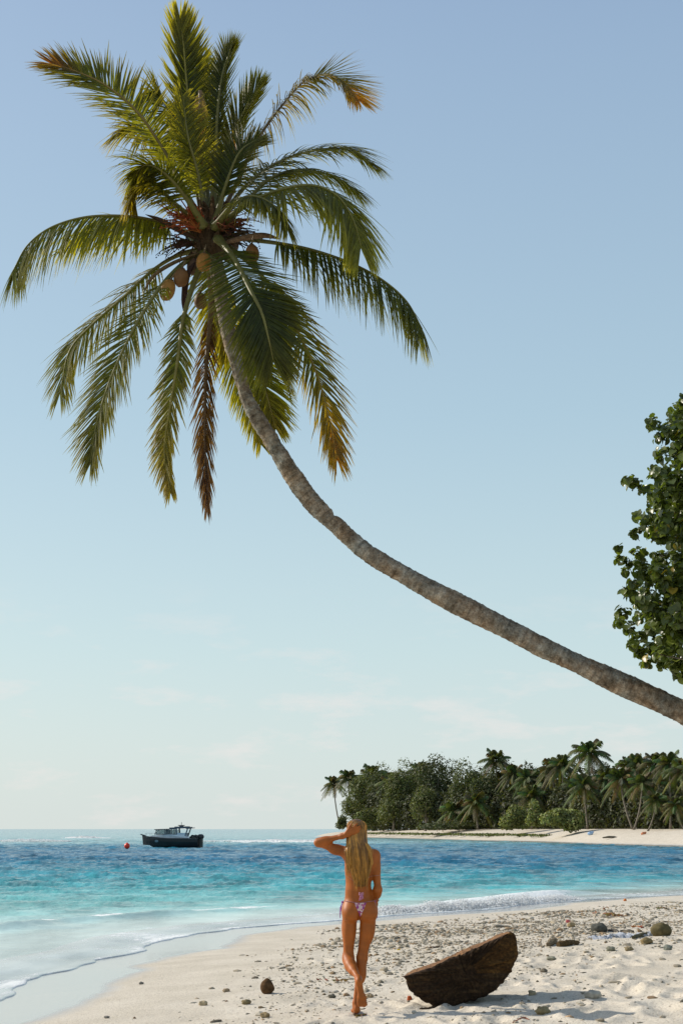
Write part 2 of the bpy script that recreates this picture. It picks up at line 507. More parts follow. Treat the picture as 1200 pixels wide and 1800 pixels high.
# surf on the reef edge, far out
reef = np.exp(-((Y - 232 - 10 * fbm(X / 25, Y * 0, 2, 91)) / 9) ** 2) * sstep(.02, .12, fbm(X / 18, Y / 60, 3, 92) + .13 * sstep(-25, -5, X) + .12 * sstep(-38, -46, X))
foam = np.maximum(foam, reef * 1.2 * sstep(20, 5, X))
reef2 = np.exp(-((Y - 330) / 10) ** 2) * sstep(-50, -54, X) * sstep(-66, -60, X)
foam = np.maximum(foam, reef2)
def sea_material():
    m = bpy.data.materials.new('sea_water'); m.use_nodes = True
    t = m.node_tree; b = t.nodes['Principled BSDF']
    ca = N(t, 'ShaderNodeAttribute', attribute_name='Col')
    fa = N(t, 'ShaderNodeAttribute', attribute_name='foam')
    tc = N(t, 'ShaderNodeTexCoord')
    def noise(sc, det, ro, st=(1, 1, 1)):
        mp_ = N(t, 'ShaderNodeMapping'); mp_.inputs['Scale'].default_value = st
        t.links.new(tc.outputs['Object'], mp_.inputs[0])
        n = N(t, 'ShaderNodeTexNoise'); n.inputs['Scale'].default_value = sc; n.inputs['Detail'].default_value = det
        n.inputs['Roughness'].default_value = ro; t.links.new(mp_.outputs[0], n.inputs['Vector']); return n
    nf = noise(5.5, 8, .74, (1, .55, 1)); nb = noise(2.2, 6, .62, (.8, 1, 1)); nb2 = noise(1.0, 5, .62, (.55, .24, 1))
    # foam mask = foam weight + lacy noise
    ad = N(t, 'ShaderNodeMath', operation='ADD'); t.links.new(fa.outputs['Fac'], ad.inputs[0]); t.links.new(nf.outputs['Fac'], ad.inputs[1])
    rf = N(t, 'ShaderNodeMapRange'); rf.inputs[1].default_value = .90; rf.inputs[2].default_value = 1.08
    t.links.new(ad.outputs[0], rf.inputs[0])
    # slight colour mottling
    rm = N(t, 'ShaderNodeMapRange'); rm.inputs[1].default_value = .33; rm.inputs[2].default_value = .67; rm.inputs[3].default_value = .55; rm.inputs[4].default_value = 1.5
    t.links.new(nb2.outputs['Fac'], rm.inputs[0])
    sc_ = N(t, 'ShaderNodeVectorMath', operation='SCALE'); t.links.new(ca.outputs['Color'], sc_.inputs[0]); t.links.new(rm.outputs[0], sc_.inputs['Scale'])
    mx = N(t, 'ShaderNodeMixRGB'); t.links.new(rf.outputs[0], mx.inputs[0]); t.links.new(sc_.outputs[0], mx.inputs[1]); mx.inputs[2].default_value = (.82, .83, .81, 1)
    t.links.new(mx.outputs[0], b.inputs['Base Color'])
    ro = N(t, 'ShaderNodeMapRange'); ro.inputs[3].default_value = .16; ro.inputs[4].default_value = .8
    t.links.new(rf.outputs[0], ro.inputs[0]); t.links.new(ro.outputs[0], b.inputs['Roughness'])
    b.inputs['IOR'].default_value = 1.33
    bp = N(t, 'ShaderNodeBump'); bp.inputs['Strength'].default_value = .75; bp.inputs['Distance'].default_value = .16
    t.links.new(nb.outputs['Fac'], bp.inputs['Height'])
    bp2 = N(t, 'ShaderNodeBump'); bp2.inputs['Distance'].default_value = .05
    t.links.new(rf.outputs[0], bp2.inputs['Strength']); t.links.new(nf.outputs['Fac'], bp2.inputs['Height']); t.links.new(bp.outputs[0], bp2.inputs['Normal'])
    ws = N(t, 'ShaderNodeAttribute', attribute_name='chop'); t.links.new(ws.outputs['Fac'], bp.inputs['Strength'])
    t.links.new(bp2.outputs[0], b.inputs['Normal'])
    return m
M_SEA = sea_material()
km = keep[Fq].any(axis=1)
Fs = Fq[km]
used = np.unique(Fs); remap = -np.ones(len(X), int); remap[used] = np.arange(len(used))
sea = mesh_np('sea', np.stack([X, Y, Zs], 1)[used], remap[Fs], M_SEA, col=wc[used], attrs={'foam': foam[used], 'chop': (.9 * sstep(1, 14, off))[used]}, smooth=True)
tag(sea, kind='structure')

# thin sheet of swash with its rounded lip along the edge
pts = []
for i in range(3, len(SHORE) - 3):
    a = np.array(SHORE[i]); b = np.array(SHORE[i + 1]); n = max(2, int(np.linalg.norm(b - a) / .12))
    for k in range(n): pts.append(a + (b - a) * k / n)
pts = np.array(pts)
for _ in range(3): pts[1:-1] = (pts[:-2] + 2 * pts[1:-1] + pts[2:]) / 4
tn = np.gradient(pts, axis=0); tn /= np.linalg.norm(tn, axis=1)[:, None]
nw = np.stack([-tn[:, 1], tn[:, 0]], 1)       # towards the water
s_ = np.arange(len(pts)) * .12
wob = fbm(s_ / 1.6, s_ * 0, 3, 51) * .9 + fbm(s_ / .35, s_ * 0 + 3, 2, 53) * .14
offs = [-.02, 0, .012, .035, .09, .2, .4, .7, 1.0, 1.5, 2.1]
hh = [-.03, -.004, .008, .016, .018, .018, .018, .02, .022, .024, -.05]
V = []; C = []; FO = []
for o_, h_ in zip(offs, hh):
    P = pts + nw * (o_ - .1 + wob * (1 if o_ < 1.2 else .3))[:, None]
    g = base_z(P[:, 0], P[:, 1])
    z = g + h_ if o_ <= .4 else np.maximum(g, ZW) + h_
    V.append(np.stack([P[:, 0], P[:, 1], z], 1))
    C.append(np.full((len(P), 3), .46)); FO.append(np.full(len(P), .46 if o_ < .25 else .36) + fbm(s_ / .8, s_ * 0 + o_, 2, 57) * .5)
V = np.concatenate(V); n = len(pts); a = np.arange(n - 1)
Fw = np.concatenate([np.stack([a + k * n, a + k * n + 1, a + (k + 1) * n + 1, a + (k + 1) * n], 1) for k in range(len(offs) - 1)])
C = np.concatenate(C) * np.array([1, 1.03, .98])
sw = mesh_np('swash', V, Fw[:, ::-1], M_SEA, col=C, attrs={'foam': np.concatenate(FO), 'chop': np.zeros(len(V))}, smooth=True)
tag(sw, kind='structure')

# white water: churned foam clumps thrown up where the waves break
M_FOAM = mat('white_water', rough=.7, spec=.3, vary=.04, scale=6, transl=.7, transl_tint=(1.12, 1.13, 1.13), bump=.6, bump_scale=30, bump_dist=.03)
def foam_pile(name, path, height, width, n, blob, seed):
    r = np.random.default_rng(seed)
    V = []; Fc = []
    octv = np.array([(1, 0, 0), (-1, 0, 0), (0, 1, 0), (0, -1, 0), (0, 0, 1), (0, 0, -1)], float)
    octf = np.array([(0, 2, 4), (2, 1, 4), (1, 3, 4), (3, 0, 4), (2, 0, 5), (1, 2, 5), (3, 1, 5), (0, 3, 5)])
    path = [Vector((p[0], p[1], 0)) for p in path]
    cp = catmull(path, 80)
    for k in range(n):
        u = r.random(); q = cp[int(u * 79)]
        env = math.sin(math.pi * min(1, max(0, u))) ** .6 * (0.45 + .8 * abs(float(fbm(np.array([u * 14.0]), np.array([seed * 1.0]), 3, 7)[0])) * 2)
        a_ = r.normal(0, width * .5)
        h = height * env * math.exp(-(a_ / width) ** 2 * 1.5) * r.random() ** .6
        b_ = blob * r.uniform(.35, 1.2)
        x_ = q.x + r.normal(0, .12); y_ = q.y + a_
        c_ = np.array([x_, y_, ZW + h])
        V.append(octv * np.array([b_ * 1.5, b_ * 1.2, b_]) * (1 + r.uniform(-.3, .3, (6, 1))) + c_); Fc.append(octf + 6 * k)
    o = mesh_np(name, np.concatenate(V), np.concatenate(Fc), M_FOAM, col=np.full((6 * n, 3), .88), smooth=True)
    tag(o, kind='stuff')
    return o
def wp(px, py): p = on_level(px, py, ZW); return (p.x, p.y)
foam_pile('surf_foam', [wp(640, 1606), wp(760, 1602), wp(850, 1596), wp(930, 1588), wp(1015, 1580)], .36, .5, 20000, .014, 3)
foam_pile('reef_foam', [(-44, 236), (-50, 232), (-57, 236)], .5, 3.0, 2200, .09, 5)
foam_pile('reef_foam', [(-26, 238), (-14, 234), (-6, 236), (-2, 238)], .4, 3.0, 3600, .08, 6)
foam_pile('reef_foam', [(-62, 330), (-58, 327), (-54, 330)], .5, 2, 1200, .1, 7)

# ------------------------------------------------------------------ far shore
FW = [(560, 1470.5), (648, 1472.5), (760, 1475.5), (860, 1478), (945, 1480), (1058, 1484), (1200, 1488), (1330, 1492)]
FWp = [on_level(a_, b_, ZW) for a_, b_ in FW]
FWp = [FWp[0] + Vector((-3, 60, 0))] + FWp + [Vector((50, 143, ZW)), Vector((62, 136, ZW)), Vector((85, 128, ZW)), Vector((140, 120, ZW)), Vector((260, 110, ZW))]
wl = catmull(FWp, 140)
V = []; rows = [(-6, -.6), (0, 0), (5, .25), (12, .8), (22, 1.45), (34, 1.9), (70, 2.1), (200, 2.2)]
for (dd, hz_) in rows:
    for i, p in enumerate(wl):
        taper = min(1, i / 26)
        dy_ = dd * (.35 + .65 * taper) + (fbm(np.array([p.x / 9]), np.array([dd * .3]), 2, 77)[0] * 3 if dd > 0 else 0)
        V.append((p.x + dd * .15, p.y + dy_, ZW + (hz_ * (.35 + .65 * taper) if taper > .3 else hz_ * taper * 1.8 - .5 * (.3 - taper) / .3) + (fbm(np.array([p.x / 6]), np.array([dd * .5]), 2, 78)[0] * .3 if dd > 0 else 0)))
n = len(wl); a = np.arange(n - 1)
Fw = np.concatenate([np.stack([a + k * n, a + k * n + 1, a + (k + 1) * n + 1, a + (k + 1) * n], 1) for k in range(len(rows) - 1)])
V = np.array(V)
fb = mesh_np('far_beach', V, Fw, M_SAND, attrs={'wet': np.repeat([1.0, .9, .2, 0, 0, 0, 0, 0], n)}, smooth=True)
tag(fb, kind='structure')
FWx = [p.x for p in wl]; FWy = [p.y for p in wl]
def far_edge_y(px):
    """distance ahead of the far waterline in the direction of a pixel column"""
    for p in wl:
        if 600 + F_PX * p.x / (p.y * CT) > px: return p.y
    return wl[-1].y
def far_z(dd): return ZW + np.interp(dd, [0, 5, 12, 22, 34, 70], [0, .25, .8, 1.45, 1.9, 2.1])

M_LEAF = mat('far_foliage', rough=.6, spec=.25, vary=.3, scale=.6, transl=.28, transl_tint=(1.3, 1.35, .5))
M_BARK = mat('far_bark', rough=.85, spec=.1, vary=.25, scale=3)
# palms of the far shore: four models, copied
def far_palm_mesh(seed, lean, H=12.0, Rc=3.3):
    r = random.Random(seed)
    cr_ = MB()
    nf = 28
    for k in range(nf):
        az = k * 2.4 + r.uniform(-.2, .2)
        u = k / nf
        el = R(82 - 105 * u + r.uniform(-8, 8))
        L = Rc * r.uniform(.85, 1.15) * (1.0 if u > .15 else .8)
        g = .28 + .5 * (1 - abs(math.sin(el))) + .12 * u
        base = (.095, .108, .038) if u < .9 else (.15, .125, .05)
        if r.random() < .07: base = (.17, .13, .045)
        base = tuple(b * r.uniform(.75, 1.3) for b in base)
        dirh = Vector((math.cos(az), math.sin(az), 0))
        P = []
        for i in range(9):
            s = i / 8
            P.append(dirh * (L * s * math.cos(el)) + Vector((0, 0, L * s * math.sin(el) - g * L * s * s)))
        cr_.tube(P, [.05 - .04 * i / 8 for i in range(9)], 3, base, caps=False)
        side = dirh.cross(Vector((0, 0, 1)))
        nl = 20
        for j in range(nl):
            s = .16 + .84 * j / (nl - 1)
            i = min(7, int(s * 8)); q = P[i].lerp(P[i + 1], s * 8 - i)
            t = (P[i + 1] - P[i]).normalized()
            ll = L * .31 * math.sin(math.pi * (.12 + .8 * s)) ** .6
            for sg in (-1, 1):
                d = (side * sg * .75 + t * .6 + Vector((0, 0, -.45 - .3 * r.random()))).normalized()
                a_ = q + t * .085; b_ = q - t * .085
                m_ = q + d * ll * .5 + t * .075; m2_ = q + d * ll * .5 - t * .075
                tp = q + d * ll + Vector((0, 0, -.18 * ll))
                cc = tuple(c * r.uniform(.8, 1.25) for c in base)
                cr_.add([a_, b_, m2_, m_, tp], [(0, 1, 2, 3), (3, 2, 4)], cc)
    for k in range(7):
        a_ = k * .9; cr_.ellipsoid((.3 * math.cos(a_), .3 * math.sin(a_), -.35), (.16, .16, .2), 6, 4, (.09, .07, .02))
    tk = MB()
    P = [Vector((-lean * (1 - (i / 10)) ** 1.8 * H * .25, 0, -H * (1 - i / 10))) for i in range(11)]
    tk.tube(P, [.17 - .006 * i + (.10 if i == 0 else 0) for i in range(11)], 8, (.21, .18, .14))
    return cr_, tk
palm_protos = []
for k, ln in enumerate((.1, .6, -.5, -.1)):
    c_, t_ = far_palm_mesh(50 + k, ln)
    palm_protos.append((c_, t_))
proto_mesh = {}
def far_palm(px, ptop, pbase, back, kind, label, scale=1.0, rz=None, group='coconut palms on the far shore'):
    Yw = far_edge_y(px); dist = Yw + back
    topv = at(px, ptop, dist); zb = float(far_z(back))
    sc = scale * (dist / 235)
    Hh = topv.z - zb - 2.6 * sc
    root = empty('palm_tree', (topv.x, dist, zb), 0)
    tag(root, label, 'palm tree', group)
    if kind not in proto_mesh:
        c_, t_ = palm_protos[kind]
        co = c_.build('crown', M_LEAF, root); to = t_.build('trunk', M_BARK, root, smooth=True)
        proto_mesh[kind] = (co.data, to.data)
    else:
        a_, b_ = proto_mesh[kind]
        co = bpy.data.objects.new('crown', a_); COL.objects.link(co); co.parent = root
        to = bpy.data.objects.new('trunk', b_); COL.objects.link(to); to.parent = root
    rr = random.uniform(0, 6.28) if rz is None else rz
    co.location = (0, 0, Hh); co.scale = (sc, sc, sc); co.rotation_euler = (0, 0, rr)
    to.location = (0, 0, Hh); to.scale = (sc, sc, Hh / 12.0); to.rotation_euler = (0, 0, 0)
    return root
FP = [
 (587, 1358, 45, 2, 'leftmost palm of the far shore, leaning out over the water', .7),
 (612, 1347, 50, 2, 'second palm from the left tip, taller than its leaning neighbour', .75),
 (627, 1357, 58, 2, 'small palm crown just right of the two palms at the left tip', .6),
 (655, 1338, 60, 0, 'palm rising at the left shoulder of the dark wood', 1.0),
 (737, 1333, 66, 3, 'palm crown poking out of the top of the broadleaf wood above the woman', .8),
 (797, 1400, 30, 1, 'low palm with a pale slanting trunk at the front of the broadleaf wood', .95),
 (835, 1385, 33, 3, 'palm with pale trunk standing right of the slanting trunk at the wood edge', .95),
 (871, 1311, 52, 0, 'tall slim palm standing clear above the right end of the broadleaf wood', .95),
 (902, 1336, 50, 2, 'palm crown right of the tall slim palm, its top just above the tree line', .9),
 (926, 1344, 48, 3, 'shorter palm crown in the dip of the tree line', .9),
 (934, 1372, 34, 0, 'low palm with wide silvery fronds standing above the two pale bushes', 1.0),
 (969, 1325, 50, 2, 'left one of the close pair of palms left of the tallest palm', .95),
 (987, 1319, 46, 0, 'right one of the close pair of palms left of the tallest palm', .95),
 (1034, 1291, 46, 1, 'tallest palm of the far shore, its crown highest against the sky', 1.2),
 (1025, 1352, 34, 3, 'palm in front of and below the tallest palm with hanging grey fronds', 1.05),
 (1064, 1344, 48, 0, 'shorter palm just right of the tallest palm', .9),
 (1089, 1340, 30, 2, 'palm with yellowing fronds and a bare pale trunk down to the sand', 1.1),
 (1104, 1322, 52, 0, 'palm behind the yellowing palm, left of a pair with close crowns', .95),
 (1119, 1317, 46, 3, 'palm top right of the yellowing palm, close to its left neighbour', .95),
 (1126, 1352, 32, 1, 'palm with a straight pale trunk below the line of high crowns at right', .9),
 (1151, 1314, 44, 2, 'high palm third from the right edge of the photo', 1.05),
 (1174, 1314, 40, 0, 'high palm second from the right edge of the photo', 1.05),
 (1197, 1324, 38, 3, 'palm at the right edge of the photo, cut by the frame', 1.05),
 (1150, 1385, 28, 1, 'low olive palm with drooping fronds in the shade near the right edge', .8),
 (1186, 1392, 27, 2, 'low palm with thin pale trunk beside the beach at the right edge', .8),
]
for i, (px, pt, back, kd, lb, sc) in enumerate(FP):
    far_palm(px, pt, 1457, back, kd, lb, sc)
for i, px in enumerate([690, 720, 850, 884, 912, 945, 958, 1003, 1012, 1048, 1076, 1094, 1111, 1135, 1143, 1163, 1185]):
    far_palm(px, (1345 if px < 860 else 1340) + random.uniform(0, 22), 1457, 58 + random.uniform(-6, 6), i % 4, 'one of the half-hidden palm crowns filling the back row of the far stand', .95, group='half-hidden palms in the back row')
for i in range(16):
    px = 1225 + i * 30 + random.uniform(-8, 8)
    if px > 1400: break
    far_palm(px, 1325 + random.uniform(-12, 22), 1457, 40 + random.uniform(-8, 10), i % 4, 'coconut palm in the dense stand beyond the right edge of the view', 1.0)

# broadleaf crowns: leaf clumps through the volume of several lobes
def leafy(mb_v, mb_f, mb_c, c, r, n, size, base, rs, shell=.55):
    d = rs.normal(size=(n, 3)); d /= np.linalg.norm(d, axis=1)[:, None]
    rad_ = (shell + (1 - shell) * rs.random(n)) ** .6
    lump = 1 + .35 * vnoise3(d * 2.2 + c[0], 3) * 2
    p = np.array(c) + d * np.array(r) * (rad_ * lump)[:, None]
    # leaf clump quads, facing roughly outward/up with scatter
    nrm = d * .7 + rs.normal(0, .55, (n, 3)) + np.array([0, 0, .35]); nrm /= np.linalg.norm(nrm, axis=1)[:, None]
    u = np.cross(nrm, rs.normal(size=(n, 3))); u /= np.linalg.norm(u, axis=1)[:, None]
    v_ = np.cross(nrm, u)
    s = size * rs.uniform(.5, 1.3, n)[:, None]
    q = np.stack([p - u * s, p + v_ * s * .6, p + u * s, p - v_ * s * .6], 1).reshape(-1, 3)
    b0 = sum(len(a_) for a_ in mb_v)
    f = np.arange(n * 4).reshape(-1, 4) + b0
    cl = np.array(base) * (rs.uniform(.6, 1.35, n) * (1 + .5 * vnoise3(p / 1.6, 9)))[:, None] * (1 + rs.normal(0, .06, (n, 3)))
    mb_v.append(q); mb_f.append(f); mb_c.append(np.repeat(np.clip(cl, .004, 1), 4, axis=0))
def far_tree(name, cat, px, ptop, pbot, halfw, back, label, base, n=1500, size=.27, group=None, trunk=True, seed=0):
    rs = np.random.default_rng(900 + seed)
    dist = far_edge_y(px) + back
    zb = float(far_z(back))
    top = at(px, ptop, dist); bot = at(px, pbot, dist)
    W = halfw * dist / F_PX
    root = empty(name, (top.x, dist, zb))
    tag(root, label, cat, group)
    V = []; Fc = []; Cc = []
    h = top.z - bot.z; z0 = bot.z - zb
    nl = 7; n = int(n * 1.5)
    for k in range(nl):
        lx = rs.uniform(-.62, .62) * W; lz = z0 + h * rs.uniform(.25, .72); ly = rs.uniform(-.5, .5) * W
        rr = W * rs.uniform(.42, .62); rz_ = min(h * .33, rr)
        leafy(V, Fc, Cc, (lx, ly, lz), (rr, rr, rz_), n // nl, size, base, rs)
    leafy(V, Fc, Cc, (0, 0, z0 + h * .62), (W * .6, W * .6, h * .38), n // 4, size, base, rs)
    cr_ = mesh_np('crown', np.concatenate(V), np.concatenate(Fc), M_LEAF, col=np.concatenate(Cc), parent=root)
    if trunk:
        tb = MB(); tb.tube([(0, 0, -.3), (.2, 0, z0 * .5 + 1), (0, .1, z0 + h * .6)], [.35, .25, .12], 7, (.2, .17, .13))
        for k in range(4):
            a_ = k * 1.6; tb.tube([(0.1, 0, z0 * .5 + 1 + k * .4), (math.cos(a_) * W * .5, math.sin(a_) * W * .5, z0 + h * .6)], [.15, .05], 5, (.2, .17, .13))
        tb.build('trunk', M_BARK, root)
    return root
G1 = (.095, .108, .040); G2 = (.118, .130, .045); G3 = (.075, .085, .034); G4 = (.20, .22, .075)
far_tree('broadleaf_tree', 'tree', 640, 1352, 1452, 34, 42, 'round broadleaf tree at the left end of the dark wood', G2, 2200, seed=1)
far_tree('broadleaf_tree', 'tree', 672, 1337, 1450, 36, 55, 'tall domed tree left of centre in the broadleaf wood', G1, 2400, seed=2)
far_tree('broadleaf_tree', 'tree', 712, 1332, 1452, 38, 48, 'broad olive tree in the middle of the broadleaf wood above the beach', G2, 2600, seed=3)
far_tree('broadleaf_tree', 'tree', 766, 1324, 1440, 44, 50, 'flat-topped dark tree, highest of the broadleaf wood', G3, 2800, seed=4)
far_tree('broadleaf_tree', 'tree', 815, 1334, 1445, 38, 46, 'dark tree at the right side of the broadleaf wood under the tall slim palm', G1, 2400, seed=5)
far_tree('broadleaf_tree', 'tree', 858, 1352, 1450, 34, 44, 'dark low-crowned tree joining the broadleaf wood to the palms', G3, 2000, seed=6)
far_tree('broadleaf_tree', 'tree', 690, 1385, 1453, 30, 34, 'lower rounded tree in front of the wood beside the woman', G2, 1500, seed=7)
far_tree('broadleaf_tree', 'tree', 746, 1380, 1455, 30, 32, 'lower sunlit tree hanging over the middle of the far beach', G2, 1500, seed=8)
far_tree('broadleaf_tree', 'tree', 622, 1396, 1455, 26, 40, 'low bushy tree at the sloping left end of the wood, under the leftmost palms', G2, 1400, .26, seed=20)
far_tree('shrub', 'shrub', 600, 1432, 1458, 12, 20, 'small feathery shrub at the very tip of the far shore beside the water', G2, 500, .28, seed=9, trunk=False)
far_tree('shrub', 'shrub', 648, 1420, 1456, 30, 22, 'low spreading shrub in front of the left end of the wood', G2, 1100, .3, seed=10, trunk=False)
far_tree('shrub', 'shrub', 905, 1415, 1457, 26, 18, 'pale green rounded bush left of the two at the top of the far beach', G4, 1400, .26, seed=11, trunk=False)
far_tree('shrub', 'shrub', 983, 1420, 1461, 36, 12, 'largest pale green bush spilling onto the far beach', G4, 2000, .26, seed=12, trunk=False)
far_tree('shrub', 'shrub', 937, 1405, 1458, 18, 15, 'upright pale bush between the rounded bush and the largest bush', G4, 900, .26, seed=13, trunk=False)
far_tree('shrub', 'shrub', 790, 1443, 1458, 60, 24, 'low dark scrub along the top of the far beach below the broadleaf wood', G3, 1300, .26, seed=15, trunk=False)
# dense growth behind, one mass
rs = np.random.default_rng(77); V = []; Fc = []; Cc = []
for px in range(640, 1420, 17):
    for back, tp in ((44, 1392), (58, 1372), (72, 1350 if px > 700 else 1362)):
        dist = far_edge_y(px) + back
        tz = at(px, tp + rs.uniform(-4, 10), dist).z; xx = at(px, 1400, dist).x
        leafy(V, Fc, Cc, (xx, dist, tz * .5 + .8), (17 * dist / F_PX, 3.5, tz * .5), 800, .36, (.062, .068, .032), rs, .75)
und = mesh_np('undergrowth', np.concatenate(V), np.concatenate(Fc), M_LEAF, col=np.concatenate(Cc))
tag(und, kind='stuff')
rs = np.random.default_rng(78); V = []; Fc = []; Cc = []
for px in list(range(640, 960, 9)):
    dist = far_edge_y(px) + 13 + rs.uniform(-2, 3)
    xx = at(px, 1400, dist).x
    leafy(V, Fc, Cc, (xx, dist, float(far_z(14)) + .05), (1.6, 2, .22), 60, .22, (.10, .12, .035), rs, .4)
gc = mesh_np('beach_creeper', np.concatenate(V), np.concatenate(Fc), M_LEAF, col=np.concatenate(Cc))
tag(gc, kind='stuff')
# ------------------------------------------------------------------ the leaning coconut palm
PY = 18.0
def P3(px, py, dy=0.0): return at(px, py, PY + dy)
palm = empty('coconut_palm', (7.6, 18.4, gz(7.6, 18.4)))
tag(palm, 'tall coconut palm leaning across the sky, its big crown at upper left', 'palm tree')
PO = palm.location.copy()
def L_(v): return Vector(v) - PO

def trunk_material():
    m = bpy.data.materials.new('palm_bark'); m.use_nodes = True
    t = m.node_tree; b = t.nodes['Principled BSDF']; b.inputs['Roughness'].default_value = .9; b.inputs['Specular IOR Level'].default_value = .1
    tc = N(t, 'ShaderNodeTexCoord')
    def noise(sc, det, ro=.6):
        n = N(t, 'ShaderNodeTexNoise'); n.inputs['Scale'].default_value = sc; n.inputs['Detail'].default_value = det; n.inputs['Roughness'].default_value = ro
        t.links.new(tc.outputs['Object'], n.inputs['Vector']); return n
    n1 = noise(2.3, 5); n2 = noise(9, 6, .7); n3 = noise(45, 3, .7)
    r = N(t, 'ShaderNodeValToRGB'); e0 = r.color_ramp.elements
    e0[0].position = .32; e0[0].color = (.10, .08, .055, 1); e0[1].position = .72; e0[1].color = (.50, .48, .42, 1)
    q = e0.new(.46); q.color = (.235, .20, .155, 1); q = e0.new(.58); q.color = (.34, .315, .265, 1)
    t.links.new(n2.outputs['Fac'], r.inputs[0])
    r2 = N(t, 'ShaderNodeValToRGB'); e1 = r2.color_ramp.elements
    e1[0].position = .35; e1[0].color = (1.15, .92, .74, 1); e1[1].position = .62; e1[1].color = (.9, .95, .97, 1)
    t.links.new(n1.outputs['Fac'], r2.inputs[0])
    mu = N(t, 'ShaderNodeMixRGB', blend_type='MULTIPLY'); mu.inputs[0].default_value = 1
    t.links.new(r.outputs[0], mu.inputs[1]); t.links.new(r2.outputs[0], mu.inputs[2])
    ca = N(t, 'ShaderNodeAttribute', attribute_name='Col')
    mu2 = N(t, 'ShaderNodeMixRGB', blend_type='MULTIPLY'); mu2.inputs[0].default_value = 1
    t.links.new(mu.outputs[0], mu2.inputs[1]); t.links.new(ca.outputs['Color'], mu2.inputs[2])
    r3 = N(t, 'ShaderNodeMapRange'); r3.inputs[1].default_value = .3; r3.inputs[2].default_value = .62; r3.inputs[3].default_value = .55; r3.inputs[4].default_value = 1.12
    t.links.new(n3.outputs['Fac'], r3.inputs[0])
    sc = N(t, 'ShaderNodeVectorMath', operation='SCALE'); t.links.new(mu2.outputs[0], sc.inputs[0]); t.links.new(r3.outputs[0], sc.inputs['Scale'])
    t.links.new(sc.outputs[0], b.inputs['Base Color'])
    bp = N(t, 'ShaderNodeBump'); bp.inputs['Strength'].default_value = .9; bp.inputs['Distance'].default_value = .02
    t.links.new(n2.outputs['Fac'], bp.inputs['Height'])
    bp2 = N(t, 'ShaderNodeBump'); bp2.inputs['Strength'].default_value = .7; bp2.inputs['Distance'].default_value = .008
    t.links.new(n3.outputs['Fac'], bp2.inputs['Height']); t.links.new(bp.outputs[0], bp2.inputs['Normal']); t.links.new(bp2.outputs[0], b.inputs['Normal'])
    return m
M_TRUNK = trunk_material()
TP = [P3(375, 440), P3(385, 500), P3(398, 570), P3(416, 640), P3(438, 708), P3(474, 770), P3(512, 832), P3(547, 881), P3(588, 922), P3(640, 968), P3(700, 1005), P3(780, 1049), P3(860, 1090),
      P3(940, 1131), P3(1020, 1169), P3(1100, 1206), P3(1180, 1243), P3(1200, 1252)]
TP += [P3(1290, 1300), P3(1380, 1362), Vector((6.6, 18.25, .9)), Vector((7.25, 18.4, .3)), Vector((7.6, 18.4, PO.z - .4))]
ncl = 640
cl_ = catmull(TP, ncl)
cum = [0]
for i in range(1, ncl): cum.append(cum[-1] + (cl_[i] - cl_[i - 1]).length)
Ltot = cum[-1]
V = []; Cc = []; nk = 40
prev = None
rr_ = random.Random(4)
ringtone = [rr_.uniform(.78, 1.15) for _ in range(400)]
for i in range(ncl):
    p = cl_[i]; t = (cl_[min(i + 1, ncl - 1)] - cl_[max(i - 1, 0)]).normalized()
    a = (prev - t * prev.dot(t)) if prev is not None else t.cross(Vector((0, 1, 0)))
    a.normalize(); prev = a; b = t.cross(a)
    s = cum[i]
    r0 = float(np.interp(s, [0, 1.2, 3, 5.5, 8, 10.5, Ltot - 2.0, Ltot - .5, Ltot], [.078, .090, .104, .122, .136, .146, .162, .22, .30]))
    ph = s / .085 + .6 * math.sin(s * 3.1) + .35 * math.sin(s * 9)
    ridge = (ph % 1.0)
    rg = .0075 * (1 - ridge) ** 2 * ringtone[int(ph + 7) % 400] - .002
    tone = ringtone[int(ph) % 400] * (1.04 if ridge > .3 else .82)
    # the notch where an old wound cuts the upper side
    notch = .03 * math.exp(-((s - 4.13) / .035) ** 2)
    bul = .014 * math.exp(-((s - 4.26) / .1) ** 2)
    lump = .010 * math.sin(s * 2.3) + .007 * math.sin(s * 5.3 + 1)
    for k in range(nk):
        an = 2 * math.pi * k / nk
        c_, s_ = math.cos(an), math.sin(an)
        nn = float(vnoise3(np.array([p.x * 2.5 + c_ * 1.3, p.y + s_ * 1.3, p.z * 2.5]), 5)) * .03 + float(vnoise3(np.array([p.x * 14 + c_ * 3, p.y + s_ * 3, p.z * 14]), 8)) * .016
        d = a * c_ + b * s_
        up = d.dot(Vector((.6, 0, .8)))
        r = r0 + rg + lump + nn - (notch - bul) * max(0, up)
        V.append(L_(p + d * r)); Cc.append((tone, tone, tone))
i_ = np.arange(ncl - 1)[:, None]; k_ = np.arange(nk)[None, :]
a_ = i_ * nk + k_; b_ = i_ * nk + (k_ + 1) % nk
Fq = np.stack([a_, b_, b_ + nk, a_ + nk], -1).reshape(-1, 4)
mesh_np('trunk', np.array(V), Fq, M_TRUNK, col=np.array(Cc), parent=palm, smooth=True)

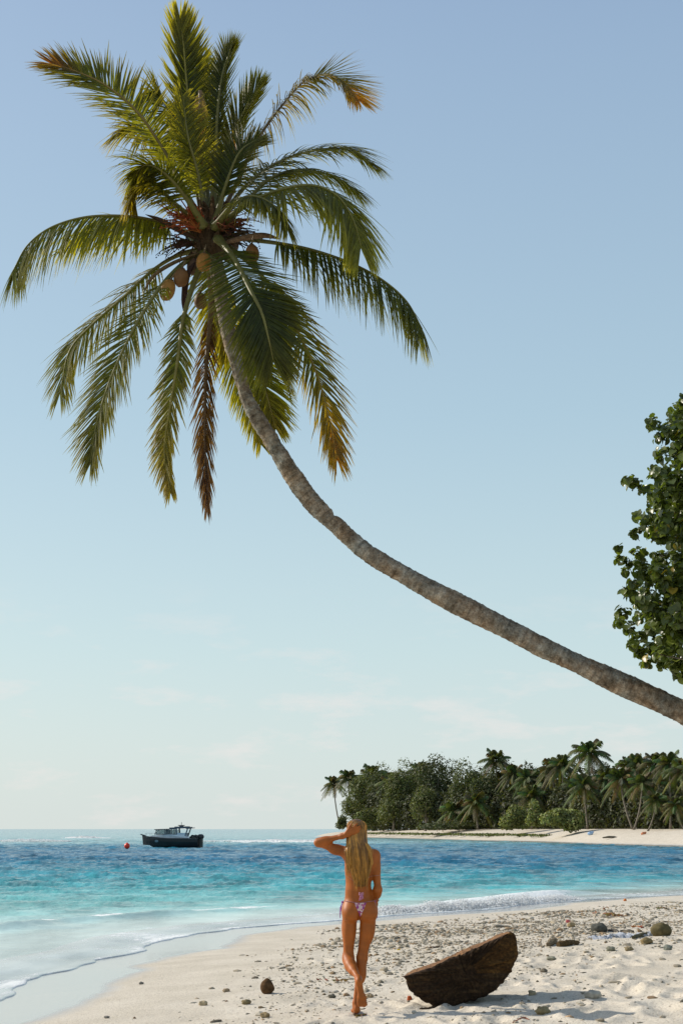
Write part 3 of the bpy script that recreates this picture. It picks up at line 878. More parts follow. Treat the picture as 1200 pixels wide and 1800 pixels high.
M_FROND = mat('palm_leaflet', rough=.44, spec=.32, vary=.22, scale=14, transl=.55, transl_tint=(2.3, 2.05, .42))
M_RACH = mat('palm_rachis', rough=.5, spec=.4, vary=.2, scale=12)
M_FIB = mat('palm_fibre', rough=.9, spec=.1, vary=.35, scale=30, bump=.7, bump_scale=60)
GREEN = (.100, .106, .016); DEEP = (.042, .054, .012); LIME = (.25, .24, .028); YEL = (.34, .22, .025); ORG = (.50, .17, .02); BRN = (.10, .055, .028); STRAW = (.26, .19, .09); DRK = (.06, .045, .022)
def lerp3(a, b, t): return tuple(a[i] * (1 - t) + b[i] * t for i in range(3))
frs = random.Random(99)
def frond(pts, hint=(0, 0, 1), L=.55, droop=.35, s0=.22, n=96, base=GREEN, tip=LIME, ramp=.8, leaf_tip=None, miss=.02, wid=.036, spread=(72, 32), vlift=.15,
          sides=(1, -1), lprof=None, label=None, curl=0.0, r0=.042, raw=None, jitter=.1):
    C_ = catmull(pts, 60)
    hint = Vector(hint).normalized(); n = int(n * 1.3); wid *= .84
    mb = MB(); lf = MB()
    rb = [max(.006, r0 * (1 - i / 59) ** .75 * (1 + 1.0 * math.exp(-i / 5))) for i in range(60)]
    rc = [lerp3((.115, .105, .022), lerp3(tip, (.24, .19, .05), .5), i / 59) for i in range(60)]
    if base in (BRN, DRK, STRAW): rc = [lerp3((.16, .10, .04), base, i / 59) for i in range(60)]
    mb.tube([L_(p) for p in C_], rb, 7, rc, flat=.75)
    for j in range(n):
        s = s0 + (1 - s0) * (j / (n - 1)) ** 1.0
        u = s * 59; i = min(58, int(u)); q = C_[i].lerp(C_[i + 1], u - i)
        t = (C_[min(59, i + 2)] - C_[max(0, i - 2)]).normalized()
        nrm = hint - t * hint.dot(t)
        if nrm.length < .05: nrm = Vector((0, -1, 0)) - t * t.dot(Vector((0, -1, 0)))
        nrm.normalize()
        side = t.cross(nrm)
        e = (s - s0) / (1 - s0)
        prof = (min(1, .55 + 2.6 * e) if e < .25 else 1.0) * (1 - .5 * max(0, (e - .5) / .5) ** 1.6) * 1.22
        for sg in sides:
            if frs.random() < miss: continue
            a_ = R(spread[0] + (spread[1] - spread[0]) * e ** 1.2 + frs.gauss(0, 4))
            d = side * sg * math.sin(a_) + t * math.cos(a_) + nrm * (vlift + frs.gauss(0, jitter))
            d.normalize()
            ll = L * prof * frs.uniform(.84, 1.1)
            if frs.random() < .05: ll *= frs.uniform(.4, .8)
            g = droop * frs.uniform(.65, 1.35)
            P = []
            K = 5
            pos = Vector(q); dirv = Vector(d)
            for k in range(K + 1):
                P.append(Vector(pos))
                dirv = (dirv + Vector((frs.gauss(0, .02), frs.gauss(0, .02), -g / K)) + (side * (-sg) * curl / K)).normalized()
                pos = pos + dirv * (ll / K)
            # ribbon folded along its midrib
            mix = max(0, min(1, (e - (1 - ramp)) / max(.05, ramp)))
            cb = lerp3(base, tip, mix * frs.uniform(.5, 1.1) if mix else 0)
            k1 = frs.uniform(.72, 1.28); cb = tuple(c * k1 for c in cb)
            vs = []; cs = []
            for k in range(K + 1):
                f = k / K
                w_ = wid * (.55 + 1.0 * f if f < .3 else (1 - ((f - .3) / .7) ** 1.6 * .95) * .85) * .5
                tt = (P[min(K, k + 1)] - P[max(0, k - 1)]).normalized()
                wd = tt.cross(nrm)
                if wd.length < .1: wd = tt.cross(side)
                wd.normalize()
                up = wd.cross(tt)
                vs += [L_(P[k] - wd * w_ - up * w_ * .45), L_(P[k]), L_(P[k] + wd * w_ - up * w_ * .45)]
                cc = lerp3(cb, leaf_tip, max(0, f - .35) / .65 * frs.uniform(.6, 1)) if leaf_tip else lerp3(cb, lerp3(cb, (.30, .27, .03), .6), f * f)
                cs += [cc, tuple(c * 1.15 for c in cc), cc]
            fs = []
            for k in range(K):
                o = 3 * k
                fs += [(o, o + 1, o + 4, o + 3), (o + 1, o + 2, o + 5, o + 4)]
            lf.add(vs, fs, cs)
    fo = mb.build('frond', M_RACH, palm, smooth=True)
    if label: fo['label'] = label
    lo = lf.build('leaflets', M_FROND, fo, kind='stuff')
    return fo
CC = P3(368, 405)
def FR(px_pts, **k): return frond([P3(a_, b_, c_) for a_, b_, c_ in px_pts], **k)
# upright fronds of the top
FR([(366, 398, .1), (350, 300, .25), (331, 175, .3), (323, 85, .2), (317, 38, .1)], hint=(.5, -1, .1), L=.50, droop=-.28, s0=.2, n=120, base=DEEP, tip=LIME, spread=(66, 18), vlift=.25, miss=.01, wid=.045, ramp=.5)
FR([(368, 400, .4), (362, 300, .8), (352, 190, 1.0), (354, 110, 1.0)], hint=(0, -1, 0), L=.50, droop=-.1, base=DEEP, tip=GREEN, spread=(60, 22), n=90)
FR([(362, 400, -.1), (348, 310, -.3), (330, 240, -.5), (322, 170, -.4)], hint=(.7, -.8, 0), L=.42, droop=.4, base=GREEN, tip=GREEN, spread=(62, 22), n=80)
FR([(358, 400, -.2), (310, 360, -.5), (268, 322, -.7), (240, 330, -.7), (228, 360, -.6)], hint=(0, -.4, 1), L=.5, droop=.8, s0=.2, n=64, base=GREEN, tip=(.2, .17, .03), leaf_tip=(.26, .2, .03), spread=(64, 36), vlift=-.1)
FR([(378, 400, -.3), (405, 365, -.7), (440, 345, -1.0), (480, 360, -1.1), (505, 400, -1.1)], hint=(0, -.4, 1), L=.5, droop=.9, s0=.25, n=64, base=DEEP, tip=GREEN, spread=(64, 36), vlift=-.1)
# narrow frond with the bent tip
FR([(372, 400, .1), (378, 300, .2), (383, 200, .2), (390, 140, .2), (399, 105, .2), (408, 88, .1)], hint=(-.6, -.8, .3), L=.40, droop=.1, s0=.3, n=100, base=DEEP, tip=GREEN, spread=(48, 16), wid=.036, vlift=.2)
# upright blade right of centre
FR([(376, 395, .2), (388, 320, .3), (405, 245, .3), (432, 190, .2), (452, 158, .1)], hint=(-.5, -1, .2), L=.48, droop=-.12, s0=.25, n=90, base=GREEN, tip=(.09, .105, .02), spread=(40, 14), wid=.04)
FR([(376, 398, -.2), (396, 330, -.4), (420, 270, -.5), (450, 245, -.5)], hint=(-.3, -1, .5), L=.42, droop=.25, s0=.25, n=70, base=DEEP, tip=GREEN, spread=(60, 30), leaf_tip=(.14, .12, .03))
# bare-looking frond with curled dark leaflets and an orange fan at its tip
FR([(380, 395, .3), (412, 330, .5), (450, 250, .6), (492, 190, .6), (532, 145, .5), (556, 134, .4)], hint=(-.5, 0, 1), L=.52, droop=1.5, s0=.16, n=86, base=DRK, tip=(.07, .05, .02), spread=(70, 45), sides=(1, -1), wid=.026, miss=.10, curl=.4, label='curved frond with curled dark leaflets hanging off its stalk', ramp=.3)
FR([(545, 139, .5), (572, 130, .4), (600, 140, .3), (618, 158, .25), (630, 176, .2)], hint=(.2, -.8, .6), L=.50, droop=.15, s0=.02, n=66, base=(.13, .12, .02), tip=(.50, .27, .03), spread=(52, 24), ramp=.6, leaf_tip=YEL, wid=.03, r0=.014, label='orange and yellow end of the curved frond', miss=.0)
# upper left with the orange tip
FR([(360, 398, -.1), (325, 335, -.3), (290, 268, -.4), (240, 196, -.5), (185, 150, -.5), (135, 126, -.5), (92, 112, -.5)], hint=(.25, -.9, .5), L=.58, droop=.22, s0=.3, n=112, base=GREEN, tip=(.30, .12, .02), ramp=.32, leaf_tip=(.15, .12, .025), spread=(66, 26), wid=.036, label='upper left frond with a burnt orange tip')
FR([(356, 398, .2), (315, 320, .4), (275, 255, .5), (240, 225, .5), (212, 230, .4)], hint=(0, 0, 1), L=.60, droop=1.0, s0=.2, n=76, base=GREEN, tip=(.14, .13, .025), leaf_tip=(.22, .17, .03), spread=(66, 40))
FR([(358, 398, -.4), (322, 340, -.8), (285, 300, -1.0), (255, 290, -1.0), (236, 310, -1.0)], hint=(0, 0, 1), L=.62, droop=.95, s0=.2, n=80, base=GREEN, tip=GREEN, leaf_tip=(.18, .15, .03), spread=(68, 40))
FR([(362, 396, .3), (335, 290, .6), (305, 205, .7), (278, 168, .7), (258, 175, .6)], hint=(-.5, 0, 1), L=.50, droop=.75, s0=.2, n=86, base=DEEP, tip=GREEN, spread=(62, 35))
FR([(366, 396, .6), (352, 330, 1.1), (330, 280, 1.3), (300, 262, 1.4)], hint=(0, 0, 1), L=.55, droop=.8, s0=.25, n=60, base=DEEP, tip=GREEN, spread=(62, 40))
# left horizontal
FR([(352, 425, .0), (318, 406, -.1), (270, 388, -.3), (215, 380, -.5), (150, 382, -.6), (90, 400, -.7), (48, 432, -.7), (22, 478, -.7)], hint=(-.1, -.45, 1), L=.86, droop=1.15, vlift=-.3, s0=.2, n=118, base=GREEN, tip=(.13, .14, .02), ramp=.7, leaf_tip=(.26, .24, .03), spread=(70, 30), wid=.038, label='frond reaching straight out to the left')
FR([(352, 420, .2), (300, 396, .5), (240, 392, .9), (170, 404, 1.1), (110, 440, 1.2)], hint=(0, 0, 1), L=.48, droop=.95, s0=.3, n=72, base=DEEP, tip=GREEN, spread=(66, 35))
# lower left
FR([(356, 440, 0), (315, 448, -.1), (268, 476, -.2), (215, 525, -.2), (160, 573, -.2), (122, 618, -.2), (106, 690, -.2)], hint=(-.6, -.9, .6), L=.64, droop=.7, vlift=-.05, s0=.3, n=98, base=GREEN, tip=(.15, .15, .02), ramp=.7, leaf_tip=(.28, .24, .03), spread=(66, 28))
FR([(358, 446, -.2), (320, 465, -.5), (278, 510, -.8), (232, 585, -.9), (195, 665, -.9), (170, 745, -.9), (160, 812, -.9)], hint=(-.6, -1, .3), L=.58, droop=.45, s0=.3, n=104, base=GREEN, tip=(.14, .13, .02), ramp=.6, spread=(58, 24), leaf_tip=(.24, .21, .03))
FR([(362, 450, -.3), (340, 500, -.7), (322, 562, -.9), (313, 630, -1.0), (300, 710, -1.0), (289, 790, -.9), (299, 862, -.9)], hint=(-.3, -.9, .2), L=.38, droop=.55, s0=.3, n=104, base=(.10, .11, .018), tip=(.26, .20, .025), ramp=.7, spread=(52, 22), leaf_tip=(.24, .19, .03), label='yellow-green frond hanging straight down below the coconuts')
# dead brown one
FR([(372, 470, .3), (370, 560, .5), (362, 650, .5), (360, 740, .5), (361, 820, .5), (364, 890, .5)], hint=(0, -1, 0), L=.42, droop=.95, s0=.2, n=96, base=BRN, tip=(.085, .045, .035), ramp=.5, spread=(38, 12), wid=.026, leaf_tip=(.12, .07, .05), miss=.06, label='dead brown frond hanging straight down', jitter=.2)
# the big one facing the camera
FR([(384, 420, -.4), (412, 455, -1.0), (440, 510, -1.5), (460, 550, -1.6), (472, 595, -1.6), (480, 632, -1.5)], hint=(.1, -1, .35), L=.64, droop=.32, s0=.12, n=118, base=DEEP, tip=GREEN, ramp=.4, spread=(74, 24), wid=.046, miss=.0, leaf_tip=(.12, .115, .02), label='broad dark frond facing the camera in front of the trunk', vlift=.0, jitter=.05)
FR([(376, 430, .4), (405, 520, 1.0), (440, 610, 1.2), (468, 690, 1.2), (484, 752, 1.2)], hint=(.2, 1, .3), L=.52, droop=.4, s0=.3, n=92, base=(.10, .12, .018), tip=(.26, .22, .03), ramp=.6, spread=(60, 26), leaf_tip=(.22, .19, .03), label='yellow-green frond hanging behind the trunk')
FR([(368, 440, .6), (376, 520, 1.1), (398, 610, 1.3), (430, 690, 1.4), (458, 780, 1.3)], hint=(0, 1, .2), L=.40, droop=.4, s0=.3, n=80, base=(.12, .13, .02), tip=(.22, .19, .03), spread=(58, 26))
FR([(370, 440, .2), (368, 480, .5), (380, 560, .7), (400, 620, .8)], hint=(0, 1, .2), L=.46, droop=.4, s0=.2, n=56, base=(.16, .15, .025), tip=(.2, .17, .03), spread=(60, 30))
# lower right arch with orange edge
FR([(388, 425, -.1), (438, 462, -.2), (488, 520, -.3), (528, 592, -.3), (560, 668, -.3), (580, 745, -.3), (592, 806, -.3)], hint=(.6, -.9, .4), L=.58, droop=.6, s0=.25, n=104, base=GREEN, tip=(.32, .18, .02), ramp=.55, leaf_tip=(.30, .2, .025), spread=(56, 22), label='lower right frond with orange outer edge')
FR([(386, 430, .3), (425, 480, .6), (460, 540, .8), (490, 610, .9), (508, 680, .9)], hint=(.7, .2, .5), L=.5, droop=.5, s0=.25, n=80, base=GREEN, tip=(.12, .12, .02), spread=(60, 28))
# right
FR([(384, 412, 0), (430, 420, -.1), (490, 428, -.3), (550, 440, -.4), (615, 462, -.5), (672, 492, -.6), (715, 530, -.6), (742, 578, -.6)], hint=(.2, -.4, 1), L=.84, droop=1.0, vlift=-.3, s0=.28, n=104, base=DEEP, tip=(.10, .115, .02), ramp=.6, leaf_tip=(.22, .20, .03), spread=(66, 28), wid=.038, label='frond arching out to the right over open sky')
# upper right pair
FR([(384, 400, -.2), (430, 362, -.5), (490, 335, -.8), (548, 326, -.9), (592, 344, -1.0), (620, 385, -1.0), (634, 432, -1.0)], hint=(0, -.6, 1), L=.80, droop=.8, vlift=-.15, s0=.2, n=112, base=GREEN, tip=(.17, .18, .025), ramp=.75, leaf_tip=(.30, .29, .035), spread=(70, 26), wid=.042, label='light green frond curving down at the upper right')
FR([(384, 396, .2), (425, 335, .4), (480, 290, .5), (545, 266, .5), (605, 262, .4), (648, 285, .4)], hint=(0, -.5, 1), L=.66, droop=.7, s0=.22, n=104, base=DEEP, tip=GREEN, spread=(66, 26), wid=.038)
FR([(384, 400, -.1), (420, 368, -.1), (470, 318, 0), (520, 300, 0), (580, 308, 0), (625, 335, 0)], hint=(0, -.5, 1), L=.64, droop=.95, s0=.25, n=90, base=DEEP, tip=GREEN, spread=(66, 28), wid=.036)
# heart of the crown
hb = MB()
hb.ellipsoid(L_(P3(372, 415, 0)), (.24, .22, .42), 16, 10, (.085, .055, .03), fn=lambda q: 1 + .12 * math.sin(7 * math.atan2(q.y, q.x)) + .05 * math.sin(11 * q.z))
for k in range(46):      # torn leaf bases and fibre mats
    a_ = frs.uniform(0, 6.28); z0 = frs.uniform(-.35, .3)
    p0 = P3(372, 415) + Vector((math.cos(a_) * .15, math.sin(a_) * .15, z0))
    p1 = p0 + Vector((math.cos(a_) * frs.uniform(.12, .3), math.sin(a_) * frs.uniform(.12, .3), frs.uniform(-.1, .45)))
    hb.tube([L_(p0), L_(p0.lerp(p1, .5) + Vector((0, 0, .05))), L_(p1)], [.05, .035, .012], 5, lerp3((.15, .09, .045), (.075, .05, .03), frs.random()), jit=.2)
hb.build('crown_heart', M_FIB, palm, smooth=False)
# dry brown leaf hanging in the top
frond([P3(352, 160, -.2), P3(350, 210, -.3), P3(352, 280, -.3)], hint=(0, -1, 0), L=.24, droop=.8, s0=.0, n=24, base=STRAW, tip=BRN, spread=(40, 16), wid=.03, r0=.015, label='small dry straw-coloured frond caught in the top')
frond([P3(412, 225, -.3), P3(416, 245, -.3), P3(414, 275, -.3)], hint=(0, -1, 0), L=.14, droop=.4, s0=.0, n=9, base=YEL, tip=ORG, spread=(30, 12), wid=.04, r0=.01, label='small bright yellow leaf piece in the top')
# spathes
def spathe(pts, r, col, label=None):
    mb = MB(); C_ = catmull([P3(*p) for p in pts], 14)
    mb.tube([L_(p) for p in C_], [max(.004, r * math.sin(math.pi * (.08 + .92 * i / 13)) ** .7) for i in range(14)], 9, col, flat=.6)
    o = mb.build('spathe', M_FIB, palm, smooth=True)
    if label: o['label'] = label
spathe([(345, 420, -.3), (315, 405, -.4), (285, 388, -.5), (256, 377, -.5)], .05, (.06, .035, .022))
spathe([(390, 428, -.3), (430, 418, -.5), (465, 414, -.5), (492, 420, -.5)], .06, (.16, .10, .06))
spathe([(350, 450, -.4), (330, 482, -.5), (324, 520, -.5), (322, 545, -.5)], .06, (.055, .03, .022))
spathe([(350, 445, -.4), (305, 462, -.6), (270, 485, -.7), (252, 515, -.7)], .045, (.13, .085, .04))
# flower stalks, orange-brown sprays
M_SPRAY = mat('flower_stalk', rough=.7, spec=.2, vary=.3, scale=20, transl=.2, transl_tint=(1.4, .8, .4))
SPRD = 1
def spray(cx, cy, dx, dy, dd, n, col):
    mb = MB(); b0 = P3(cx, cy, dd)
    for k in range(n):
        e = P3(cx + dx * frs.uniform(.3, 1.15) + frs.gauss(0, 14), cy + dy * frs.uniform(.3, 1.1) + frs.gauss(0, 14), dd + frs.uniform(-.3, .3))
        m_ = b0.lerp(e, .55) + Vector((frs.gauss(0, .05), frs.gauss(0, .05), .06))
        pp = catmull([b0, m_, e], 7)
        mb.tube([L_(p) for p in pp], [.012, .011, .01, .009, .008, .006, .004], 4, tuple(c * frs.uniform(.7, 1.3) for c in col))
        for q in range(5):
            mb.ellipsoid(L_(pp[2 + q % 5] + Vector((frs.gauss(0, .015), frs.gauss(0, .015), frs.gauss(0, .015)))), (.010, .010, .013), 4, 3, tuple(c * frs.uniform(.6, 1.3) for c in col))
    mb.build('flower_spray', M_SPRAY, palm)
spray(352, 408, -58, -48, -.35, 40, (.30, .075, .02))
spray(345, 400, -45, -10, -.5, 26, (.28, .075, .02))
spray(388, 405, 50, -22, -.3, 34, (.17, .055, .022))
spray(392, 415, 60, 18, -.2, 22, (.07, .045, .025))
spray(340, 430, -50, 12, -.2, 22, (.07, .04, .022))
# coconuts
M_NUT = mat('coconut_husk_green', rough=.55, spec=.2, vary=.22, scale=9, bump=.2)
def nut(px, py, dd, rx, rz, col, tilt=.15):
    mb = MB(); c = P3(px, py, dd)
    Mx = Matrix.Rotation(tilt, 3, 'Y')
    mb.ellipsoid((0, 0, 0), (rx, rx, rz), 20, 14, col, M=Mx, fn=lambda q: 1 - .13 * max(0, -q.z) ** 3 + .035 * math.cos(3 * math.atan2(q.y, q.x)))
    mb.ellipsoid(Mx @ Vector((0, 0, rz * .93)), (rx * .42, rx * .42, rz * .14), 10, 5, (.12, .07, .035))
    mb.tube([Mx @ Vector((0, 0, rz)), Mx @ Vector((.03, 0, rz + .12))], [.014, .01], 5, (.15, .10, .05))
    o = mb.build('coconut', M_NUT, palm, smooth=True); o.location = L_(c); return o
nut(294, 511, -.75, .098, .155, (.28, .135, .03), .28)
nut(318, 489, -.7, .098, .135, (.17, .08, .028), .1)
nut(443, 447, -.7, .092, .135, (.18, .085, .03), -.05)
nut(358, 462, -.75, .10, .13, (.30, .13, .025), 0)
nut(408, 432, .3, .09, .12, (.10, .06, .03), 0)
nut(352, 530, -.1, .085, .12, (.14, .075, .03), 0)
nut(340, 470, -.4, .09, .12, (.10, .055, .03), 0)

# ------------------------------------------------------------------ round-leaved tree at the right edge
TY = 17.5
tree = empty('sea_hibiscus_tree', (8.3, 17.6, gz(8.3, 17.6)))
tag(tree, 'round-leaved green tree reaching in from the right edge above the palm trunk', 'tree')
TO = tree.location.copy()
trs = np.random.default_rng(41)
M_HIB = mat('round_leaf', rough=.34, spec=.45, vary=.2, scale=6, transl=.35, transl_tint=(1.35, 1.5, .45))
clus = []
def T3(px, py, dy=0): return at(px, py, TY + dy)
edge = [(1190, 722, 16), (1202, 705, 10), (1143, 742, 11), (1152, 752, 12), (1160, 770, 14), (1165, 800, 16), (1152, 828, 12), (1112, 848, 12), (1100, 846, 7), (1128, 858, 13), (1150, 872, 16), (1120, 908, 11), (1132, 915, 14), (1115, 938, 12),
        (1085, 966, 7), (1090, 985, 11), (1104, 992, 9), (1100, 1003, 8), (1122, 975, 15), (1112, 1022, 11), (1098, 1038, 9), (1110, 1045, 13), (1094, 1075, 13), (1086, 1095, 10), (1104, 1105, 14), (1120, 1125, 14), (1110, 1135, 9), (1128, 1150, 13), (1136, 1165, 10), (1160, 1172, 9), (1162, 1150, 16), (1185, 1172, 15), (1195, 1185, 10)]
for (a_, b_, r_) in edge: clus.append((T3(a_, b_, trs.uniform(-.5, .5)), r_ * 1.0 * TY / F_PX))
for k in range(190):
    b_ = trs.uniform(735, 1170)
    le = np.interp(b_, [735, 800, 850, 900, 980, 1040, 1090, 1150, 1180], [1165, 1170, 1130, 1135, 1112, 1118, 1108, 1140, 1185])
    a_ = trs.uniform(le + 12, 1240)
    clus.append((T3(a_, b_, trs.uniform(-.9, .9)), trs.uniform(12, 20) * TY / F_PX))
for k in range(330):
    a_ = trs.uniform(1240, 1500); b_ = trs.uniform(640, 1150)
    if ((a_ - 1300) / 190) ** 2 + ((b_ - 905) / 270) ** 2 > 1: continue
    clus.append((T3(a_, b_, trs.uniform(-1.8, 1.8)), trs.uniform(16, 28) * TY / F_PX))
def leaf_geo(c, size, nrm, tipd, col):
    """a heart-shaped leaf folded a little along its midrib"""
    nrm = nrm / np.linalg.norm(nrm); tipd = tipd - nrm * tipd.dot(nrm); tipd /= np.linalg.norm(tipd)
    sd_ = np.cross(nrm, tipd)
    out_ = [(0, -.36), (.24, -.50), (.50, -.34), (.60, .02), (.42, .40), (0, .66), (-.42, .40), (-.60, .02), (-.50, -.34), (-.24, -.50)]
    vs = [c + tipd * (y_ * size) + sd_ * (x_ * size) + nrm * (abs(x_) * size * .28 - y_ * y_ * size * .25) for x_, y_ in out_]
    vs.append(c)
    return vs, [(10, i, (i + 1) % 10) for i in range(10)]
singles = []; V = []; Fc = []; Cc = []; nv = 0
for (c, r) in clus:
    c = np.array(c)
    vis = (600 + F_PX * c[0] / (c[1] * CT + (c[2] - 1.6) * ST)) < 1215
    nl_ = int((30 if vis else 13) * (r / .1) ** 1.2 * .92)
    for k in range(max(4, nl_)):
        d = trs.normal(size=3); d /= np.linalg.norm(d)
        p = c + d * r * trs.uniform(.4, 1.1)
        size = trs.uniform(.048, .098) if vis else trs.uniform(.1, .15)
        nrm = d * .5 + np.array([-.15, -.25, .65]) + trs.normal(0, .45, 3)
        tipd = np.array([d[0] * .6, d[1] * .6, -.9]) + trs.normal(0, .3, 3)
        g = np.array([.088, .112, .026]) * trs.uniform(.65, 1.35)
        if trs.random() < .22: g = np.array([.16, .19, .04]) * trs.uniform(.8, 1.15)
        if trs.random() < .02: g = np.array([.34, .24, .03])
        vs, fs = leaf_geo(p, size, nrm, tipd, g)
        if vis and d[1] < .1 and p[1] < TY + .2 and len(singles) < 3000: singles.append((p[1] - .6 * size, vs, fs, g))
        else:
            V.append(np.array(vs) - np.array(TO)); Fc.append(np.array(fs) + nv); Cc.append(np.tile(g, (11, 1))); nv += 11
# the nearest leaves one by one, the rest as one mass
singles.sort(key=lambda s_: s_[0])
for s_ in singles[300:]:
    V.append(np.array(s_[1]) - np.array(TO)); Fc.append(np.array(s_[2]) + nv); Cc.append(np.tile(s_[3], (11, 1))); nv += 11
fol = mesh_np('foliage', np.concatenate(V), np.concatenate(Fc), M_HIB, col=np.concatenate(Cc), parent=tree)
tag(fol, kind='stuff')
for s_ in singles[:300]:
    vs = np.array(s_[1]); c0 = vs[10].copy()
    o = mesh_np('leaf', vs - c0, np.array(s_[2]), M_HIB, col=np.tile(s_[3], (11, 1)), parent=tree)
    o.location = Vector(c0) - TO
tb = MB()
tb.tube([(0, 0, -.3), (-.1, 0, 1.4), (.05, 0, 2.6)], [.28, .2, .17], 12, (.2, .17, .13), jit=.05)
for k in range(46):
    c, r = clus[trs.integers(0, len(clus))]
    e = Vector(c) - TO
    b_ = Vector((.0, 0, 1.6 + trs.random() * 1.2)); m_ = b_.lerp(e, .5) + Vector((.3, trs.normal(0, .15), -.1))
    tb.tube(catmull([b_, m_, e], 9), [.07, .06, .05, .04, .032, .025, .018, .012, .006], 6, (.16, .13, .1))
tb.build('trunk', M_BARK, tree, smooth=True)

# ------------------------------------------------------------------ motor boat and buoy
M_PAINT = mat('boat_paint', rough=.3, spec=.5, vary=.08, scale=3)
M_GLASS = bpy.data.materials.new('cabin_glass'); M_GLASS.use_nodes = True
_b = M_GLASS.node_tree.nodes['Principled BSDF']; _b.inputs['Base Color'].default_value = (.55, .62, .62, 1); _b.inputs['Roughness'].default_value = .08
_b.inputs['Transmission Weight'].default_value = .85; _b.inputs['IOR'].default_value = 1.1
BL = on_level(303, 1488.5, ZW)
boat = empty('motor_boat', (BL.x, BL.y, ZW), R(180 - 5))
tag(boat, 'dark-hulled motor boat with pale cabin and hardtop, lying at anchor right of the red buoy', 'boat')
SC = BL.y / F_PX * 99 / 6.6      # length in the picture
BS = SC
hull = MB()
# stations from stern (x=-3.2) to bow (x=3.4); x forward
st = []
for i in range(15):
    u = i / 14; x = -3.1 + 6.5 * u
    half = 1.12 * (1 - max(0, (u - .45) / .55) ** 2.4) + .02
    sheer = .82 + .30 * u ** 2
    keel = -.25 + (max(0, (u - .72) / .28) ** 1.7) * 1.05
    st.append([(x, 0, keel), (x, half * .55, keel + .12), (x, half * .86, .1 + .25 * max(0, u - .6)), (x + .05 * u, half, sheer * .6), (x + .12 * u, half * 1.02, sheer)])
vs = []; 
for s_ in st:
    vs += [(p[0], -p[1], p[2]) for p in reversed(s_[1:])] + s_
n_ = 9; fs = []
for i in range(14):
    for k in range(n_ - 1):
        fs.append((i * n_ + k, (i + 1) * n_ + k, (i + 1) * n_ + k + 1, i * n_ + k + 1))
fs.append(tuple(range(n_)))
hull.add([Vector(v_) * BS for v_ in vs], fs, (.016, .017, .018))
ho = hull.build('hull', M_PAINT, boat, smooth=False)
dk = MB(); vs = []
for s_ in st:
    p = s_[4]; vs += [(p[0], -p[1] * .97, p[2] - .04), (p[0], p[1] * .97, p[2] - .04)]
dk.add([Vector(v_) * BS for v_ in vs], [(2 * i, 2 * i + 1, 2 * i + 3, 2 * i + 2) for i in range(14)], (.6, .62, .62))
dk.build('deck', M_PAINT, boat)
def bpart(name, boxes, col, m=None, parent=None, kind=None):
    mb = MB()
    for c, d, *r in boxes: mb.box(Vector(c) * BS, Vector(d) * BS, 0, col, ry=(r[0] if r else 0))
    return mb.build(name, m or M_PAINT, parent or boat)
bpart('rub_rail', [((-.3, -1.15, .86), (5.2, .05, .06)), ((-.3, 1.15, .86), (5.2, .05, .06))], (.05, .05, .055))
ws_ = MB()  # raised pale foredeck and cabin side
prof = [(2.75, 1.02), (2.1, 1.16), (.9, 1.22), (.2, 1.25), (-1.5, 1.2), (-2.1, .8), (2.9, .95)]
pv = [(x, s * (.98 if x < 1 else .98 - .28 * (x - 1)), z) for s in (-1, 1) for x, z in prof]
ws_.add([Vector(p) * BS for p in pv], [(0, 1, 2, 3, 4, 5, 6), (13, 12, 11, 10, 9, 8, 7), (0, 7, 8, 1), (1, 8, 9, 2), (2, 9, 10, 3), (3, 10, 11, 4), (4, 11, 12, 5), (6, 13, 7, 0), (5, 12, 13, 6)], (.68, .72, .75))
cab = ws_.build('cabin', M_PAINT, boat)
for s in (-1, 1):
    for x0, x1 in ((.75, 1.65), (.0, .72), (-.6, -.05)):
        mb = MB(); mb.box(Vector(((x0 + x1) / 2, s * .8, 1.5)) * BS, Vector((x1 - x0 - .08, .03, .46)) * BS)
        mb.build('window', M_GLASS, cab)
mb = MB(); mb.box(Vector((1.85, 0, 1.48)) * BS, Vector((.04, 1.45, .5)) * BS, ry=-.35); mb.build('windscreen', M_GLASS, cab)
fr = []
for s in (-1, 1):
    for x in (1.72, .74, -.02, -.62): fr.append(((x, s * .8, 1.5), (.09, .07, .56)))
    fr.append(((.55, s * .8, 1.26), (2.4, .08, .08)))
bpart('window_frame', fr, (.12, .13, .14), parent=cab)
bpart('roof', [((.85, 0, 1.78), (2.2, 1.8, .07), .03), ((.5, .5, 1.5), (.35, .3, .5)), ((.5, -.4, 1.5), (.3, .3, .45))], (.055, .07, .085))
bpart('hardtop', [((-.95, 0, 1.92), (2.3, 1.95, .13), .03), ((-1.1, 0, 2.02), (1.5, 1.5, .08), .02), ((-2.05, 0, 1.88), (.75, 1.7, .06), .1)], (.06, .085, .12))
sup = []
for s in (-1, 1):
    sup += [((-1.75, s * .9, 1.42), (.13, .08, 1.05), -.35), ((-.62, s * .9, 1.55), (.16, .08, .75), .1)]
bpart('hardtop_support', sup, (.10, .13, .16))
bpart('side_panel', [((-1.15, s * .9, 1.2), (1.15, .05, .42)) for s in (-1, 1)], (.5, .58, .64))
mb = MB()
mb.tube([Vector((-1.0, 0, 2.05)) * BS, Vector((-1.0, 0, 2.5)) * BS], .03 * BS, 6, (.05, .05, .05)); mb.box(Vector((-1.0, 0, 2.17)) * BS, Vector((.75, .3, .07)) * BS, 0, (.05, .05, .06))
mb.ellipsoid(Vector((-1, 0, 2.12)) * BS, (.28 * BS, .28 * BS, .09 * BS), 10, 5, (.05, .05, .055))
mb.build('radar_mast', M_PAINT, boat)
mb = MB()
